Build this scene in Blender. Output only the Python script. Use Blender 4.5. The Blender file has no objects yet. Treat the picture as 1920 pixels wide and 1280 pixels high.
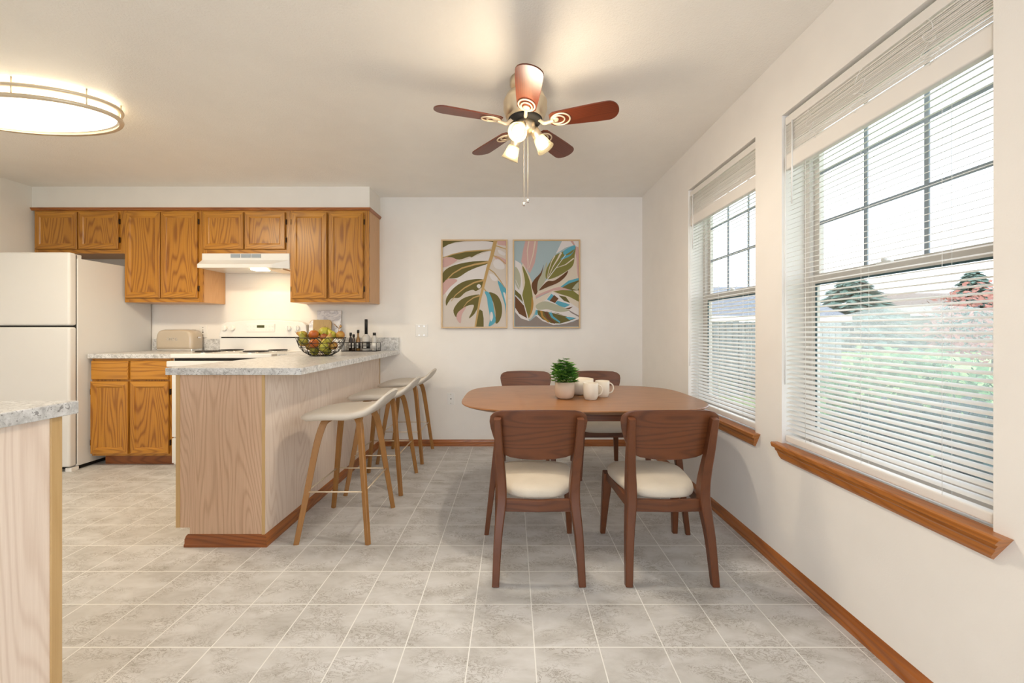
import bpy, math, random
from mathutils import Vector, Matrix, Euler
random.seed(7)
PI = math.pi
F, CX, HY, H = 770.0, 960.0, 620.0, 1.12       # survey of the photograph: focal px, principal column, horizon row, eye height
def wx(px, Y): return (px - CX) * Y / F
def wz(py, Y): return H - (py - HY) * Y / F
D, RX, LX, CZ = 4.0, 1.268, -4.33, 2.42          # back wall, right wall, left wall, ceiling
YR = -2.6                                         # rear wall behind the viewer
sc = bpy.context.scene
col = bpy.context.collection

# ------------------------------------------------------------------ materials
def nmat(name):
    m = bpy.data.materials.new(name); m.use_nodes = True
    nt = m.node_tree; nt.nodes.clear()
    out = nt.nodes.new('ShaderNodeOutputMaterial')
    b = nt.nodes.new('ShaderNodeBsdfPrincipled')
    nt.links.new(b.outputs[0], out.inputs[0])
    return m, nt, b, out
def N(nt, t, **kw):
    n = nt.nodes.new('ShaderNode' + t)
    for k, v in kw.items():
        if k in n.inputs.keys(): n.inputs[k].default_value = v
        else: setattr(n, k, v)
    return n
def objco(nt, scale=(1, 1, 1), rot=(0, 0, 0), loc=(0, 0, 0)):
    tc = N(nt, 'TexCoord'); mp = N(nt, 'Mapping')
    mp.inputs['Scale'].default_value = scale; mp.inputs['Rotation'].default_value = rot; mp.inputs['Location'].default_value = loc
    nt.links.new(tc.outputs['Object'], mp.inputs[0]); return mp.outputs[0]
def ramp(nt, fac, stops):
    r = N(nt, 'ValToRGB'); cr = r.color_ramp
    while len(cr.elements) < len(stops): cr.elements.new(0.5)
    for e, (p, c) in zip(cr.elements, stops): e.position = p; e.color = (*c, 1)
    nt.links.new(fac, r.inputs[0]); return r.outputs[0]
def math_(nt, op, a, b=None):
    n = N(nt, 'Math', operation=op)
    for i, v in enumerate((a, b)):
        if v is None: continue
        if isinstance(v, (int, float)): n.inputs[i].default_value = v
        else: nt.links.new(v, n.inputs[i])
    return n.outputs[0]
def bumpn(nt, b, h, strength, dist=.01):
    bp = N(nt, 'Bump', Strength=strength, Distance=dist)
    nt.links.new(h, bp.inputs['Height']); nt.links.new(bp.outputs[0], b.inputs['Normal'])
def plain(name, c, rough=.5, metal=0, bump=None, var=0.04, coat=0):
    m, nt, b, o = nmat(name)
    co = objco(nt)
    n = N(nt, 'TexNoise', Scale=6.0, Detail=3.0); nt.links.new(co, n.inputs[0])
    c2 = tuple(max(0, x * (1 - 2 * var)) for x in c); c3 = tuple(min(1, x * (1 + var)) for x in c)
    nt.links.new(ramp(nt, n.outputs[0], [(.3, c2), (.7, c3)]), b.inputs['Base Color'])
    b.inputs['Roughness'].default_value = rough; b.inputs['Metallic'].default_value = metal
    b.inputs['Coat Weight'].default_value = coat
    if bump:
        n2 = N(nt, 'TexNoise', Scale=bump[0], Detail=4.0); nt.links.new(co, n2.inputs[0])
        bumpn(nt, b, n2.outputs[0], bump[1], .004)
    return m
def wood(name, light, dark, axis='Z', scale=1.0, rough=.35, contour=.6, streak=.5, freq=26, coat=0.0, off=(0, 0, 0)):
    m, nt, b, o = nmat(name)
    k = {'X': (.11, 1, 1), 'Y': (1, .11, 1), 'Z': (1, 1, .11)}[axis]
    co = objco(nt, tuple(scale * v for v in k), loc=off)
    n = N(nt, 'TexNoise', Scale=4.6, Detail=2.0, Roughness=.35); nt.links.new(co, n.inputs[0])
    s = math_(nt, 'SINE', math_(nt, 'MULTIPLY', n.outputs[0], float(freq) * 7))
    s = math_(nt, 'POWER', math_(nt, 'ADD', math_(nt, 'MULTIPLY', s, .5), .5), 3.0)
    k2 = {'X': (.02, 1, 1), 'Y': (1, .02, 1), 'Z': (1, 1, .02)}[axis]
    co2 = objco(nt, tuple(scale * v for v in k2), loc=off)
    n2 = N(nt, 'TexNoise', Scale=170.0, Detail=4.0, Roughness=.8); nt.links.new(co2, n2.inputs[0])
    n3 = N(nt, 'TexNoise', Scale=2.0, Detail=1.0); nt.links.new(co, n3.inputs[0])
    f = math_(nt, 'ADD', math_(nt, 'MULTIPLY', s, contour * .55), math_(nt, 'MULTIPLY', n2.outputs[0], streak))
    f = math_(nt, 'ADD', f, math_(nt, 'MULTIPLY', n3.outputs[0], .35))
    f = math_(nt, 'SUBTRACT', f, .28)
    nt.links.new(ramp(nt, f, [(.05, light), (.75, dark)]), b.inputs['Base Color'])
    b.inputs['Roughness'].default_value = rough; b.inputs['Coat Weight'].default_value = coat; b.inputs['Coat Roughness'].default_value = .25
    bumpn(nt, b, n2.outputs[0], .08, .002)
    return m
def granite(name):
    m, nt, b, o = nmat(name)
    co = objco(nt)
    n = N(nt, 'TexNoise', Scale=34.0, Detail=6.0, Roughness=.65, Distortion=.6); nt.links.new(co, n.inputs[0])
    base = ramp(nt, n.outputs[0], [(.30, (.36, .36, .36)), (.46, (.60, .60, .59)), (.62, (.76, .76, .76))])
    n2 = N(nt, 'TexNoise', Scale=85.0, Detail=3.0, Roughness=.6, Distortion=1.2); nt.links.new(co, n2.inputs[0])
    msk = ramp(nt, n2.outputs[0], [(.37, (1, 1, 1)), (.42, (0, 0, 0))])
    mx = N(nt, 'MixRGB'); nt.links.new(math_(nt, 'MULTIPLY', msk, .75), mx.inputs[0]); nt.links.new(base, mx.inputs[1]); mx.inputs[2].default_value = (.16, .15, .15, 1)
    n3 = N(nt, 'TexNoise', Scale=9.0, Detail=5.0, Roughness=.7, Distortion=2.5); nt.links.new(co, n3.inputs[0])
    vein = ramp(nt, n3.outputs[0], [(.475, (0, 0, 0)), (.5, (1, 1, 1)), (.525, (0, 0, 0))])
    mx2 = N(nt, 'MixRGB'); nt.links.new(math_(nt, 'MULTIPLY', vein, .35), mx2.inputs[0]); nt.links.new(mx.outputs[0], mx2.inputs[1]); mx2.inputs[2].default_value = (.30, .29, .28, 1)
    nt.links.new(mx2.outputs[0], b.inputs['Base Color']); b.inputs['Roughness'].default_value = .28
    return m
def floor_mat():
    m, nt, b, o = nmat('vinyl_tile')
    T = .229
    co = objco(nt, (1, 1, 1), loc=(-.079 + 50 * T, -1.683 + 50 * T, 0))
    br = N(nt, 'TexBrick', offset=0.0, squash=1.0); nt.links.new(co, br.inputs[0])
    for k, v in (('Scale', 1.0), ('Mortar Size', .0024), ('Mortar Smooth', .3), ('Brick Width', T), ('Row Height', T), ('Bias', 0.0)): br.inputs[k].default_value = v
    br.inputs['Color1'].default_value = (0, 0, 0, 1); br.inputs['Color2'].default_value = (1, 1, 1, 1)
    wn = N(nt, 'TexWhiteNoise'); 
    # per-tile offset so that the stone pattern differs from tile to tile
    sx = N(nt, 'SeparateXYZ'); nt.links.new(co, sx.inputs[0]); cb = N(nt, 'CombineXYZ')
    for i in range(2): nt.links.new(math_(nt, 'FLOOR', math_(nt, 'DIVIDE', sx.outputs[i], T)), cb.inputs[i])
    nt.links.new(cb.outputs[0], wn.inputs[0])
    vm = N(nt, 'VectorMath', operation='SCALE'); nt.links.new(wn.outputs['Color'], vm.inputs[0]); vm.inputs['Scale'].default_value = .05
    va = N(nt, 'VectorMath', operation='ADD'); nt.links.new(co, va.inputs[0]); nt.links.new(vm.outputs[0], va.inputs[1])
    st = N(nt, 'Mapping'); st.inputs['Scale'].default_value = (1, 1.9, 1); st.inputs['Rotation'].default_value = (0, 0, .35); nt.links.new(va.outputs[0], st.inputs[0])
    n = N(nt, 'TexNoise', Scale=5.0, Detail=6.0, Roughness=.6, Distortion=.5); nt.links.new(st.outputs[0], n.inputs[0])
    base = ramp(nt, n.outputs[0], [(.28, (.45, .44, .42)), (.50, (.57, .565, .555)), (.66, (.64, .64, .64))])
    n2 = N(nt, 'TexNoise', Scale=17.0, Detail=8.0, Roughness=.70, Distortion=2.2); nt.links.new(st.outputs[0], n2.inputs[0])
    crack = ramp(nt, n2.outputs[0], [(.470, (0, 0, 0)), (.497, (1, 1, 1)), (.525, (0, 0, 0))])
    n4 = N(nt, 'TexNoise', Scale=6.0, Detail=2.0); nt.links.new(st.outputs[0], n4.inputs[0])
    patch = ramp(nt, n4.outputs[0], [(.42, (0, 0, 0)), (.58, (1, 1, 1))])
    mx = N(nt, 'MixRGB'); nt.links.new(math_(nt, 'MULTIPLY', math_(nt, 'MULTIPLY', crack, patch), .85), mx.inputs[0]); nt.links.new(base, mx.inputs[1]); mx.inputs[2].default_value = (.17, .14, .10, 1)
    mo = N(nt, 'MixRGB'); nt.links.new(br.outputs['Fac'], mo.inputs[0]); nt.links.new(mx.outputs[0], mo.inputs[1]); mo.inputs[2].default_value = (.82, .82, .80, 1)
    nt.links.new(mo.outputs[0], b.inputs['Base Color'])
    b.inputs['Roughness'].default_value = .42
    h = math_(nt, 'SUBTRACT', math_(nt, 'MULTIPLY', n2.outputs[0], .6), math_(nt, 'MULTIPLY', br.outputs['Fac'], .8))
    bumpn(nt, b, h, .25, .004)
    return m
def emis(name, c, s):
    m, nt, b, o = nmat(name); b.inputs['Base Color'].default_value = (*c, 1)
    b.inputs['Emission Color'].default_value = (*c, 1); b.inputs['Emission Strength'].default_value = s; return m
def glass_mat(name, tint=(.96, .98, .98), fog=None):
    m, nt, b, o = nmat(name); nt.nodes.remove(b)
    tr = N(nt, 'BsdfTransparent'); tr.inputs[0].default_value = (*tint, 1)
    gl = N(nt, 'BsdfGlossy', Roughness=.03)
    fr = N(nt, 'Fresnel', IOR=1.45); mx = N(nt, 'MixShader')
    nt.links.new(math_(nt, 'MULTIPLY', fr.outputs[0], .35), mx.inputs[0]); nt.links.new(tr.outputs[0], mx.inputs[1]); nt.links.new(gl.outputs[0], mx.inputs[2])
    last = mx.outputs[0]
    if fog:   # condensation film: an arch-topped patch of fine droplets
        cy, cz, ry, rz = fog
        tc = N(nt, 'TexCoord'); sp = N(nt, 'SeparateXYZ'); nt.links.new(tc.outputs['Object'], sp.inputs[0])
        dy = math_(nt, 'POWER', math_(nt, 'ABSOLUTE', math_(nt, 'DIVIDE', math_(nt, 'SUBTRACT', sp.outputs[1], cy), ry)), 2.0)
        dz = math_(nt, 'POWER', math_(nt, 'MAXIMUM', math_(nt, 'DIVIDE', math_(nt, 'SUBTRACT', sp.outputs[2], cz), rz), 0.0), 2.0)
        r = math_(nt, 'ADD', dy, dz)
        ms = math_(nt, 'LESS_THAN', r, 1.0)
        n = N(nt, 'TexNoise', Scale=260.0, Detail=3.0); nt.links.new(tc.outputs['Object'], n.inputs[0])
        dens = math_(nt, 'ADD', math_(nt, 'MULTIPLY', sp.outputs[2], .26), .0)
        dr = math_(nt, 'MULTIPLY', math_(nt, 'MULTIPLY', math_(nt, 'MULTIPLY', n.outputs[0], 1.9), dens), ms)
        tl = N(nt, 'BsdfTranslucent'); tl.inputs[0].default_value = (.9, .95, .93, 1)
        m2 = N(nt, 'MixShader'); nt.links.new(dr, m2.inputs[0]); nt.links.new(last, m2.inputs[1]); nt.links.new(tl.outputs[0], m2.inputs[2]); last = m2.outputs[0]
    nt.links.new(last, o.inputs[0]); return m
def transl(name, c, f=.4, rough=.4, trans=0.0):
    m, nt, b, o = nmat(name); b.inputs['Base Color'].default_value = (*c, 1); b.inputs['Roughness'].default_value = rough
    t = N(nt, 'BsdfTranslucent'); t.inputs[0].default_value = (*c, 1); mx = N(nt, 'MixShader'); mx.inputs[0].default_value = f
    nt.links.new(b.outputs[0], mx.inputs[1]); nt.links.new(t.outputs[0], mx.inputs[2]); last = mx.outputs[0]
    if trans:
        tr = N(nt, 'BsdfTransparent'); m2 = N(nt, 'MixShader'); m2.inputs[0].default_value = trans
        nt.links.new(last, m2.inputs[1]); nt.links.new(tr.outputs[0], m2.inputs[2]); last = m2.outputs[0]
    nt.links.new(last, o.inputs[0]); return m

M = {}
M['wall'] = plain('wall_paint', (.86, .830, .785), .75, bump=(190, .12), var=.01)
M['ceiling'] = plain('ceiling_paint', (.88, .855, .80), .42, bump=(120, .55), var=.01)
M['floor'] = floor_mat()
OL, OD = (.55, .245, .027), (.20, .060, .005)
M['oak_v'] = wood('honey_oak_vertical', OL, OD, 'Z', coat=.15, contour=.65, streak=.65)
M['oak_h'] = wood('honey_oak_horizontal', OL, OD, 'X', coat=.15)
M['oak_side'] = wood('pale_oak_veneer_side', (.62, .36, .17), (.44, .22, .085), 'Z', contour=.25)
M['kick'] = wood('red_oak_trim_horizontal', (.33, .10, .022), (.14, .035, .006), 'X', rough=.3, coat=.2)
M['trim_x'] = wood('oak_moulding_along_wall', (.40, .130, .026), (.17, .045, .008), 'X', rough=.3, coat=.25)
M['trim_y'] = wood('oak_moulding_along_side', (.40, .130, .026), (.17, .045, .008), 'Y', rough=.3, coat=.25)
M['sill'] = wood('oak_sill', (.46, .165, .030), (.24, .068, .010), 'Y', rough=.3, coat=.25)
M['pickled'] = wood('pickled_oak_veneer', (.74, .53, .38), (.42, .24, .14), 'Z', scale=1.1, contour=.42, streak=.65, rough=.5, freq=34)
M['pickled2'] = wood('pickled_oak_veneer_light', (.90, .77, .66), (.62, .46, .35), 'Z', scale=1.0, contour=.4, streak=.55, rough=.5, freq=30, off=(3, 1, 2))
M['strip'] = wood('pine_edge_strip', (.62, .42, .20), (.46, .27, .10), 'Z', contour=.2)
M['walnut'] = wood('walnut_frame', (.140, .042, .012), (.058, .0155, .005), 'Z', contour=.25, rough=.38)
M['walnut_h'] = wood('walnut_horizontal', (.148, .045, .013), (.056, .0155, .005), 'X', contour=.6, streak=.6, rough=.38)
M['table'] = wood('walnut_table_top', (.30, .125, .040), (.15, .053, .016), 'X', contour=.4, streak=.65, rough=.33, coat=.2)
M['stool_wood'] = wood('stool_bent_oak', (.36, .170, .045), (.20, .082, .020), 'Z', contour=.2, rough=.4)
M['blade'] = wood('mahogany_blade', (.150, .030, .010), (.050, .008, .003), 'X', contour=.5, rough=.34, coat=.15)
M['frame_wood'] = wood('light_maple_frame', (.62, .44, .24), (.50, .33, .16), 'Z', contour=.1)
M['granite'] = granite('speckled_laminate')
M['appliance'] = plain('white_enamel', (.78, .775, .755), .28, var=.005, coat=.3)
M['fridge'] = plain('white_fridge_enamel', (.72, .715, .70), .42, var=.005, bump=(260, .05))
M['plastic'] = plain('white_plastic', (.84, .83, .80), .4, var=.005)
M['vinyl'] = plain('window_vinyl', (.66, .61, .56), .5, var=.01)
M['vinylw'] = plain('window_muntin', (.30, .35, .40), .5, var=.01)
M['gasket'] = plain('dark_gasket', (.05, .10, .11), .6)
M['slat'] = transl('blind_slat', (.88, .87, .85), .25, .45)
M['blindrail'] = plain('blind_rail', (.80, .77, .73), .45, var=.005)
M['black'] = plain('black_metal', (.012, .011, .011), .35, .3)
M['dark'] = plain('dark_gap', (.02, .018, .016), .8)
M['coil'] = plain('burner_coil', (.022, .020, .020), .45, .2)
M['nickel'] = plain('brushed_nickel', (.78, .68, .52), .36, 1.0)
M['cream_metal'] = plain('cream_brass', (.74, .62, .46), .35, .3)
M['chrome'] = plain('chrome', (.75, .74, .72), .12, 1.0)
M['hinge'] = plain('bronze_hinge', (.05, .03, .02), .3, .9)
M['fabric'] = plain('cream_linen', (.62, .55, .45), .9, bump=(420, .5), var=.04)
M['leather'] = plain('cream_seat', (.66, .60, .52), .5, var=.01)
M['toaster'] = plain('cream_enamel', (.52, .44, .34), .22, var=.01, coat=.5)
M['ceramic'] = plain('cream_ceramic', (.68, .60, .49), .42, var=.02)
M['pot'] = plain('blush_ceramic', (.62, .46, .34), .55, var=.03)
M['soil'] = plain('potting_soil', (.05, .035, .02), .9, bump=(90, .8))
M['leaf'] = plain('plant_leaf', (.10, .30, .035), .4, var=.35)
M['leaf2'] = plain('plant_leaf_young', (.22, .44, .07), .4, var=.3)
M['display'] = plain('green_display', (.06, .07, .02), .2)
M['pane'] = glass_mat('window_glass')
M['pane_fog'] = glass_mat('fogged_window_glass', fog=(-.05, .0, .96, .62))
M['shade'] = transl('frosted_glass_shade', (.66, .58, .42), .6, .25, trans=.4)
M['bulb'] = emis('lit_bulb', (1, .88, .66), 5)
M['diffuser'] = emis('lit_acrylic_diffuser', (1, .89, .70), 1.7)
M['hoodlens'] = emis('lit_hood_lens', (1, .82, .55), 10)
M['white_paint'] = plain('white_hub', (.75, .72, .66), .5)

# ------------------------------------------------------------------ mesh builder
class MB:
    def __init__(s): s.v = []; s.f = []; s.mi = []; s.sm = []
    def add(s, vs, fs, mi=0, smooth=False):
        b = len(s.v); s.v += [tuple(v) for v in vs]
        for f in fs: s.f.append([b + i for i in f]); s.mi.append(mi); s.sm.append(smooth)
        return s
    def box(s, x0, x1, y0, y1, z0, z1, mi=0):
        vs = [(x, y, z) for z in (z0, z1) for y in (y0, y1) for x in (x0, x1)]
        return s.add(vs, [(0, 2, 3, 1), (4, 5, 7, 6), (0, 1, 5, 4), (2, 6, 7, 3), (0, 4, 6, 2), (1, 3, 7, 5)], mi)
    def loops(s, L, mi=0, smooth=True, cap0=True, cap1=True, closed=True, capmi=None):
        n = len(L[0]); vs = [p for l in L for p in l]; fs = []
        for i in range(len(L) - 1):
            for j in range(n if closed else n - 1):
                k = (j + 1) % n; fs.append((i * n + j, i * n + k, (i + 1) * n + k, (i + 1) * n + j))
        b = len(s.v); s.add(vs, fs, mi, smooth); cm = mi if capmi is None else capmi
        if cap0: s.f.append([b + j for j in reversed(range(n))]); s.mi.append(cm); s.sm.append(False)
        if cap1: o = b + (len(L) - 1) * n; s.f.append([o + j for j in range(n)]); s.mi.append(cm); s.sm.append(False)
        return s
    def lathe(s, prof, c=(0, 0, 0), seg=28, mi=0, rot=None, smooth=True, sx=1, sy=1):
        L = []
        for r, z in prof:
            l = []
            for i in range(seg):
                a = 2 * PI * i / seg; p = Vector((r * math.cos(a) * sx, r * math.sin(a) * sy, z))
                if rot: p = rot @ p
                l.append((p.x + c[0], p.y + c[1], p.z + c[2]))
            L.append(l)
        return s.loops(L, mi, smooth, prof[0][0] > 1e-6, prof[-1][0] > 1e-6)
    def cyl(s, p0, p1, r0, r1=None, seg=16, mi=0):
        r1 = r0 if r1 is None else r1
        p0, p1 = Vector(p0), Vector(p1); q = (p1 - p0).to_track_quat('Z', 'Y').to_matrix()
        return s.lathe([(r0, 0), (r1, (p1 - p0).length)], p0, seg, mi, q)
    def tube(s, pts, r, seg=8, closed=False, mi=0):
        P = [Vector(p) for p in pts]; n = len(P); L = []; up = Vector((0, 0, 1)); prev = None
        for i in range(n):
            t = (P[(i + 1) % n] - P[i - 1]) if closed else (P[min(i + 1, n - 1)] - P[max(i - 1, 0)])
            t.normalize()
            if prev is None:
                a = Vector((0, 0, 1)) if abs(t.z) < .9 else Vector((1, 0, 0)); u = t.cross(a).normalized()
            else: u = (prev - t * prev.dot(t)).normalized()
            prev = u; w = t.cross(u); rr = r[i] if isinstance(r, (list, tuple)) else r
            L.append([tuple(P[i] + (u * math.cos(2 * PI * k / seg) + w * math.sin(2 * PI * k / seg)) * rr) for k in range(seg)])
        if closed: L.append(L[0]); return s.loops(L, mi, True, False, False)
        return s.loops(L, mi, True)
    def sweep(s, pts, mi=0, fwd=None, bev=.25):
        """pts: (x,y,z,w,d): chamfered rectangle w (x-ish) by d (y-ish), section across the path"""
        L = []; P = [Vector(p[:3]) for p in pts]; n = len(P)
        for i, p in enumerate(pts):
            t = (P[min(i + 1, n - 1)] - P[max(i - 1, 0)]).normalized()
            a = Vector(fwd) if fwd else Vector((1, 0, 0))
            u = (a - t * a.dot(t)).normalized(); w = t.cross(u)
            hw, hd = p[3] / 2, p[4] / 2; c = bev * min(hw, hd)
            q = [(hw, -hd + c), (hw, hd - c), (hw - c, hd), (-hw + c, hd), (-hw, hd - c), (-hw, -hd + c), (-hw + c, -hd), (hw - c, -hd)]
            L.append([tuple(P[i] + u * a_ + w * b_) for a_, b_ in q])
        return s.loops(L, mi, False)
    def prism(s, poly, z0, z1, mi=0, smooth=False, axis='Z'):
        def tr(a, b, c): return {'Z': (a, b, c), 'Y': (a, c, b), 'X': (c, a, b)}[axis]
        return s.loops([[tr(a, b, z0) for a, b in poly], [tr(a, b, z1) for a, b in poly]], mi, smooth)
    def ell(s, c, r, seg=16, rings=10, mi=0, rot=None):
        pr = [(math.sin(PI * i / rings), -math.cos(PI * i / rings)) for i in range(rings + 1)]
        L = []
        for a, z in pr:
            l = []
            for k in range(seg):
                t = 2 * PI * k / seg; p = Vector((a * math.cos(t) * r[0], a * math.sin(t) * r[1], z * r[2]))
                if rot: p = rot @ p
                l.append((p.x + c[0], p.y + c[1], p.z + c[2]))
            L.append(l)
        return s.loops(L, mi, True, False, False)
    def build(s, name, mats, parent=None, local=False, bevel=0, seg=2):
        me = bpy.data.meshes.new(name)
        off = Vector((0, 0, 0)) if (local or parent is None) else root_loc(parent)
        me.from_pydata([(v[0] - off.x, v[1] - off.y, v[2] - off.z) for v in s.v], [], s.f)
        for m in (mats if isinstance(mats, (list, tuple)) else [mats]): me.materials.append(M[m] if isinstance(m, str) else m)
        me.polygons.foreach_set('material_index', s.mi); me.polygons.foreach_set('use_smooth', s.sm)
        me.update()
        o = bpy.data.objects.new(name, me); col.objects.link(o)
        if parent is not None: o.parent = parent
        if bevel:
            b = o.modifiers.new('bevel', 'BEVEL'); b.width = bevel; b.segments = seg; b.limit_method = 'ANGLE'; b.angle_limit = math.radians(40)
        return o
def root_loc(o):
    v = Vector((0, 0, 0))
    while o is not None: v += o.location; o = o.parent
    return v
def tag(o, label=None, cat=None, group=None, kind=None):
    if label: o['label'] = label
    if cat: o['category'] = cat
    if group: o['group'] = group
    if kind: o['kind'] = kind
    return o
def thing(name, label, cat, loc, rz=0, group=None):
    o = bpy.data.objects.new(name, None); o.empty_display_size = .05; col.objects.link(o); o.location = loc; o.rotation_euler = (0, 0, rz)
    return tag(o, label, cat, group)
def struct(o): o['kind'] = 'structure'; return o
def copy_tree(o, parent=None):
    c = o.copy(); col.objects.link(c); c.parent = parent
    for ch in o.children: copy_tree(ch, c)
    return c

# ------------------------------------------------------------------ room shell
WT = .16
struct(MB().box(LX - .1, RX + WT, YR - .1, D + .1, -.1, 0).build('floor', 'floor'))
struct(MB().box(LX - .1, RX + WT, YR - .1, D + .1, CZ, CZ + .1).build('ceiling', 'ceiling'))
struct(MB().box(LX - .1, RX + WT, D, D + .1, 0, CZ).build('wall_back', 'wall'))
struct(MB().box(LX - .1, LX, YR, D, 0, CZ).build('wall_left', 'wall'))
W1 = (1.082, 1.93, .588, 2.13); W2 = (2.14, 2.955, .588, 2.13)
mb = MB(); ys = [YR, W1[0], W1[1], W2[0], W2[1], D]
for i in range(5):
    if i in (1, 3):
        mb.box(RX, RX + WT, ys[i], ys[i + 1], 0, .588); mb.box(RX, RX + WT, ys[i], ys[i + 1], 2.13, CZ)
    else: mb.box(RX, RX + WT, ys[i], ys[i + 1], 0, CZ)
struct(mb.build('wall_right', 'wall'))
# rear wall behind the viewer, with an invented wide opening for the added fill light
mb = MB(); mb.box(LX, -2.6, YR - .1, YR, 0, CZ).box(.7, RX + WT, YR - .1, YR, 0, CZ).box(-2.6, .7, YR - .1, YR, 2.1, CZ)
struct(mb.build('wall_rear', 'wall'))
struct(MB().box(LX, -1.285, 3.705, D, 2.227, CZ).build('trim_1', 'wall'))   # soffit above the wall cabinets

def mould(y0, h=.062, t=.016):   # base moulding cross-section (offset from wall, z)
    return [(0, 0), (t, 0), (t, .012), (t * .8, .018), (t * .8, .040), (t * .62, .046), (t * .5, .054), (0, h)]
def base_run(name, p0, p1, nrm, mat, ext0=0, ext1=0, h=.062, par=None):
    p0, p1 = Vector(p0), Vector(p1); d = (p1 - p0).normalized(); n = Vector(nrm)
    pr = mould(0, h)
    L = []
    for P, e in ((p0, -ext0), (p1, ext1)):
        L.append([tuple(P + n * a + Vector((0, 0, z)) + d * (e * a)) for a, z in pr])
    return MB().loops(L, 0, False).build(name, mat, par)
struct(base_run('baseboard_back', (-1.285, D, 0), (RX, D, 0), (0, -1, 0), 'trim_x'))
struct(base_run('baseboard_right', (RX, YR, 0), (RX, D, 0), (-1, 0, 0), 'trim_y'))
struct(base_run('baseboard_left', (LX, YR, 0), (LX, 3.2, 0), (1, 0, 0), 'trim_y'))

# ------------------------------------------------------------------ windows
def make_window(idx, W, fogged):
    y0, y1, z0, z1 = W
    r = bpy.data.objects.new('window_%d' % idx, None); col.objects.link(r); r.location = (RX + .14, (y0 + y1) / 2, z0); struct(r)
    xa, xb = RX + .105, RX + .155; fw = .035
    mb = MB()
    mb.box(xa, xb, y0, y0 + fw, z0, z1).box(xa, xb, y1 - fw, y1, z0, z1).box(xa, xb, y0 + fw, y1 - fw, z0, z0 + fw + .01).box(xa, xb, y0 + fw, y1 - fw, z1 - fw, z1)
    mb.build('window_frame', 'vinyl', r, bevel=.003)
    zm = 1.345; a, b = y0 + fw, y1 - fw; sw = .03
    mb = MB(); u0 = xa + .022; u1 = xa + .045   # upper sash further out
    mb.box(u0, u1, a, a + sw, zm, z1 - fw).box(u0, u1, b - sw, b, zm, z1 - fw).box(u0, u1, a + sw, b - sw, zm, zm + .035).box(u0, u1, a + sw, b - sw, z1 - fw - sw, z1 - fw)
    us = mb.build('upper_sash', 'vinyl', r, bevel=.002)
    MB().box(u0 + .010, u0 + .014, a + sw, b - sw, zm + .035, z1 - fw - sw).build('glass_pane', 'pane', us)
    mb = MB(); g0, g1 = a + sw, b - sw; zb, zt = zm + .035, z1 - fw - sw
    for k in (1, 2):
        y = g0 + (g1 - g0) * k / 3; mb.box(u0 + .004, u0 + .009, y - .008, y + .008, zb, zt)
        z = zb + (zt - zb) * k / 3; mb.box(u0 + .0045, u0 + .0085, g0, g1, z - .008, z + .008)
    mb.build('muntin_grid', 'vinylw', us)
    mb = MB(); l0 = xa + .001; l1 = xa + .021; s2 = .030
    mb.box(l0, l1, a, a + s2, z0 + fw + .01, zm + .03).box(l0, l1, b - s2, b, z0 + fw + .01, zm + .03).box(l0, l1, a + s2, b - s2, z0 + fw + .01, z0 + fw + .045).box(l0, l1, a + s2, b - s2, zm - .012, zm + .03)
    ls = mb.build('lower_sash', 'vinyl', r, bevel=.002)
    MB().box(l0 + .008, l0 + .012, a + s2, b - s2, z0 + fw + .045, zm - .012).build('glass_pane', 'pane_fog' if fogged else 'pane', ls, local=False)
    gk = MB(); ga, gb, gc, gd = a + s2, b - s2, z0 + fw + .045, zm - .012
    for q in ((ga, ga + .007, gc, gd), (gb - .007, gb, gc, gd), (ga + .007, gb - .007, gc, gc + .007), (ga + .007, gb - .007, gd - .007, gd)): gk.box(l0 + .003, l0 + .0075, *q)
    gk.build('gasket', 'gasket', ls)
    MB().box(l0 - .014, l0 + .0, (a + b) / 2 - .03, (a + b) / 2 + .03, zm + .018, zm + .03).cyl((l0 - .006, (a + b) / 2, zm + .03), (l0 - .006, (a + b) / 2, zm + .04), .012).build('sash_lock', 'plastic', ls, bevel=.002)
    # oak stool and apron under the window: profile (x toward the room, z)
    pr = [(RX - .0, z0 + .001), (RX + .10, z0 + .001), (RX + .10, z0 - .0), (RX, z0 - .0)]
    mb = MB()
    ye0, ye1 = y0 - .045, y1 + .032
    prof = [(0, 0), (-.030, 0), (-.036, -.004), (-.036, -.018), (-.030, -.022), (-.024, -.024), (-.024, -.034), (-.019, -.040), (-.016, -.060), (-.010, -.070), (0, -.074)]
    L = [[(RX + a_, ye + s_ * .6 * (-c_), z0 + .004 + c_) for a_, c_ in prof] for ye, s_ in ((ye0, 1), (ye1, -1))]
    mb.loops(L, 0, False)
    mb.box(RX, RX + .02, y0, y1, z0 - .0, z0 + .004)
    mb.build('window_sill', 'sill', r)
    MB().box(RX + .02, RX + .105, y0, y1, z0, z0 + .004).build('sill_liner', 'plastic', r)
    return r
make_window(1, W1, True); make_window(2, W2, False)

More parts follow.
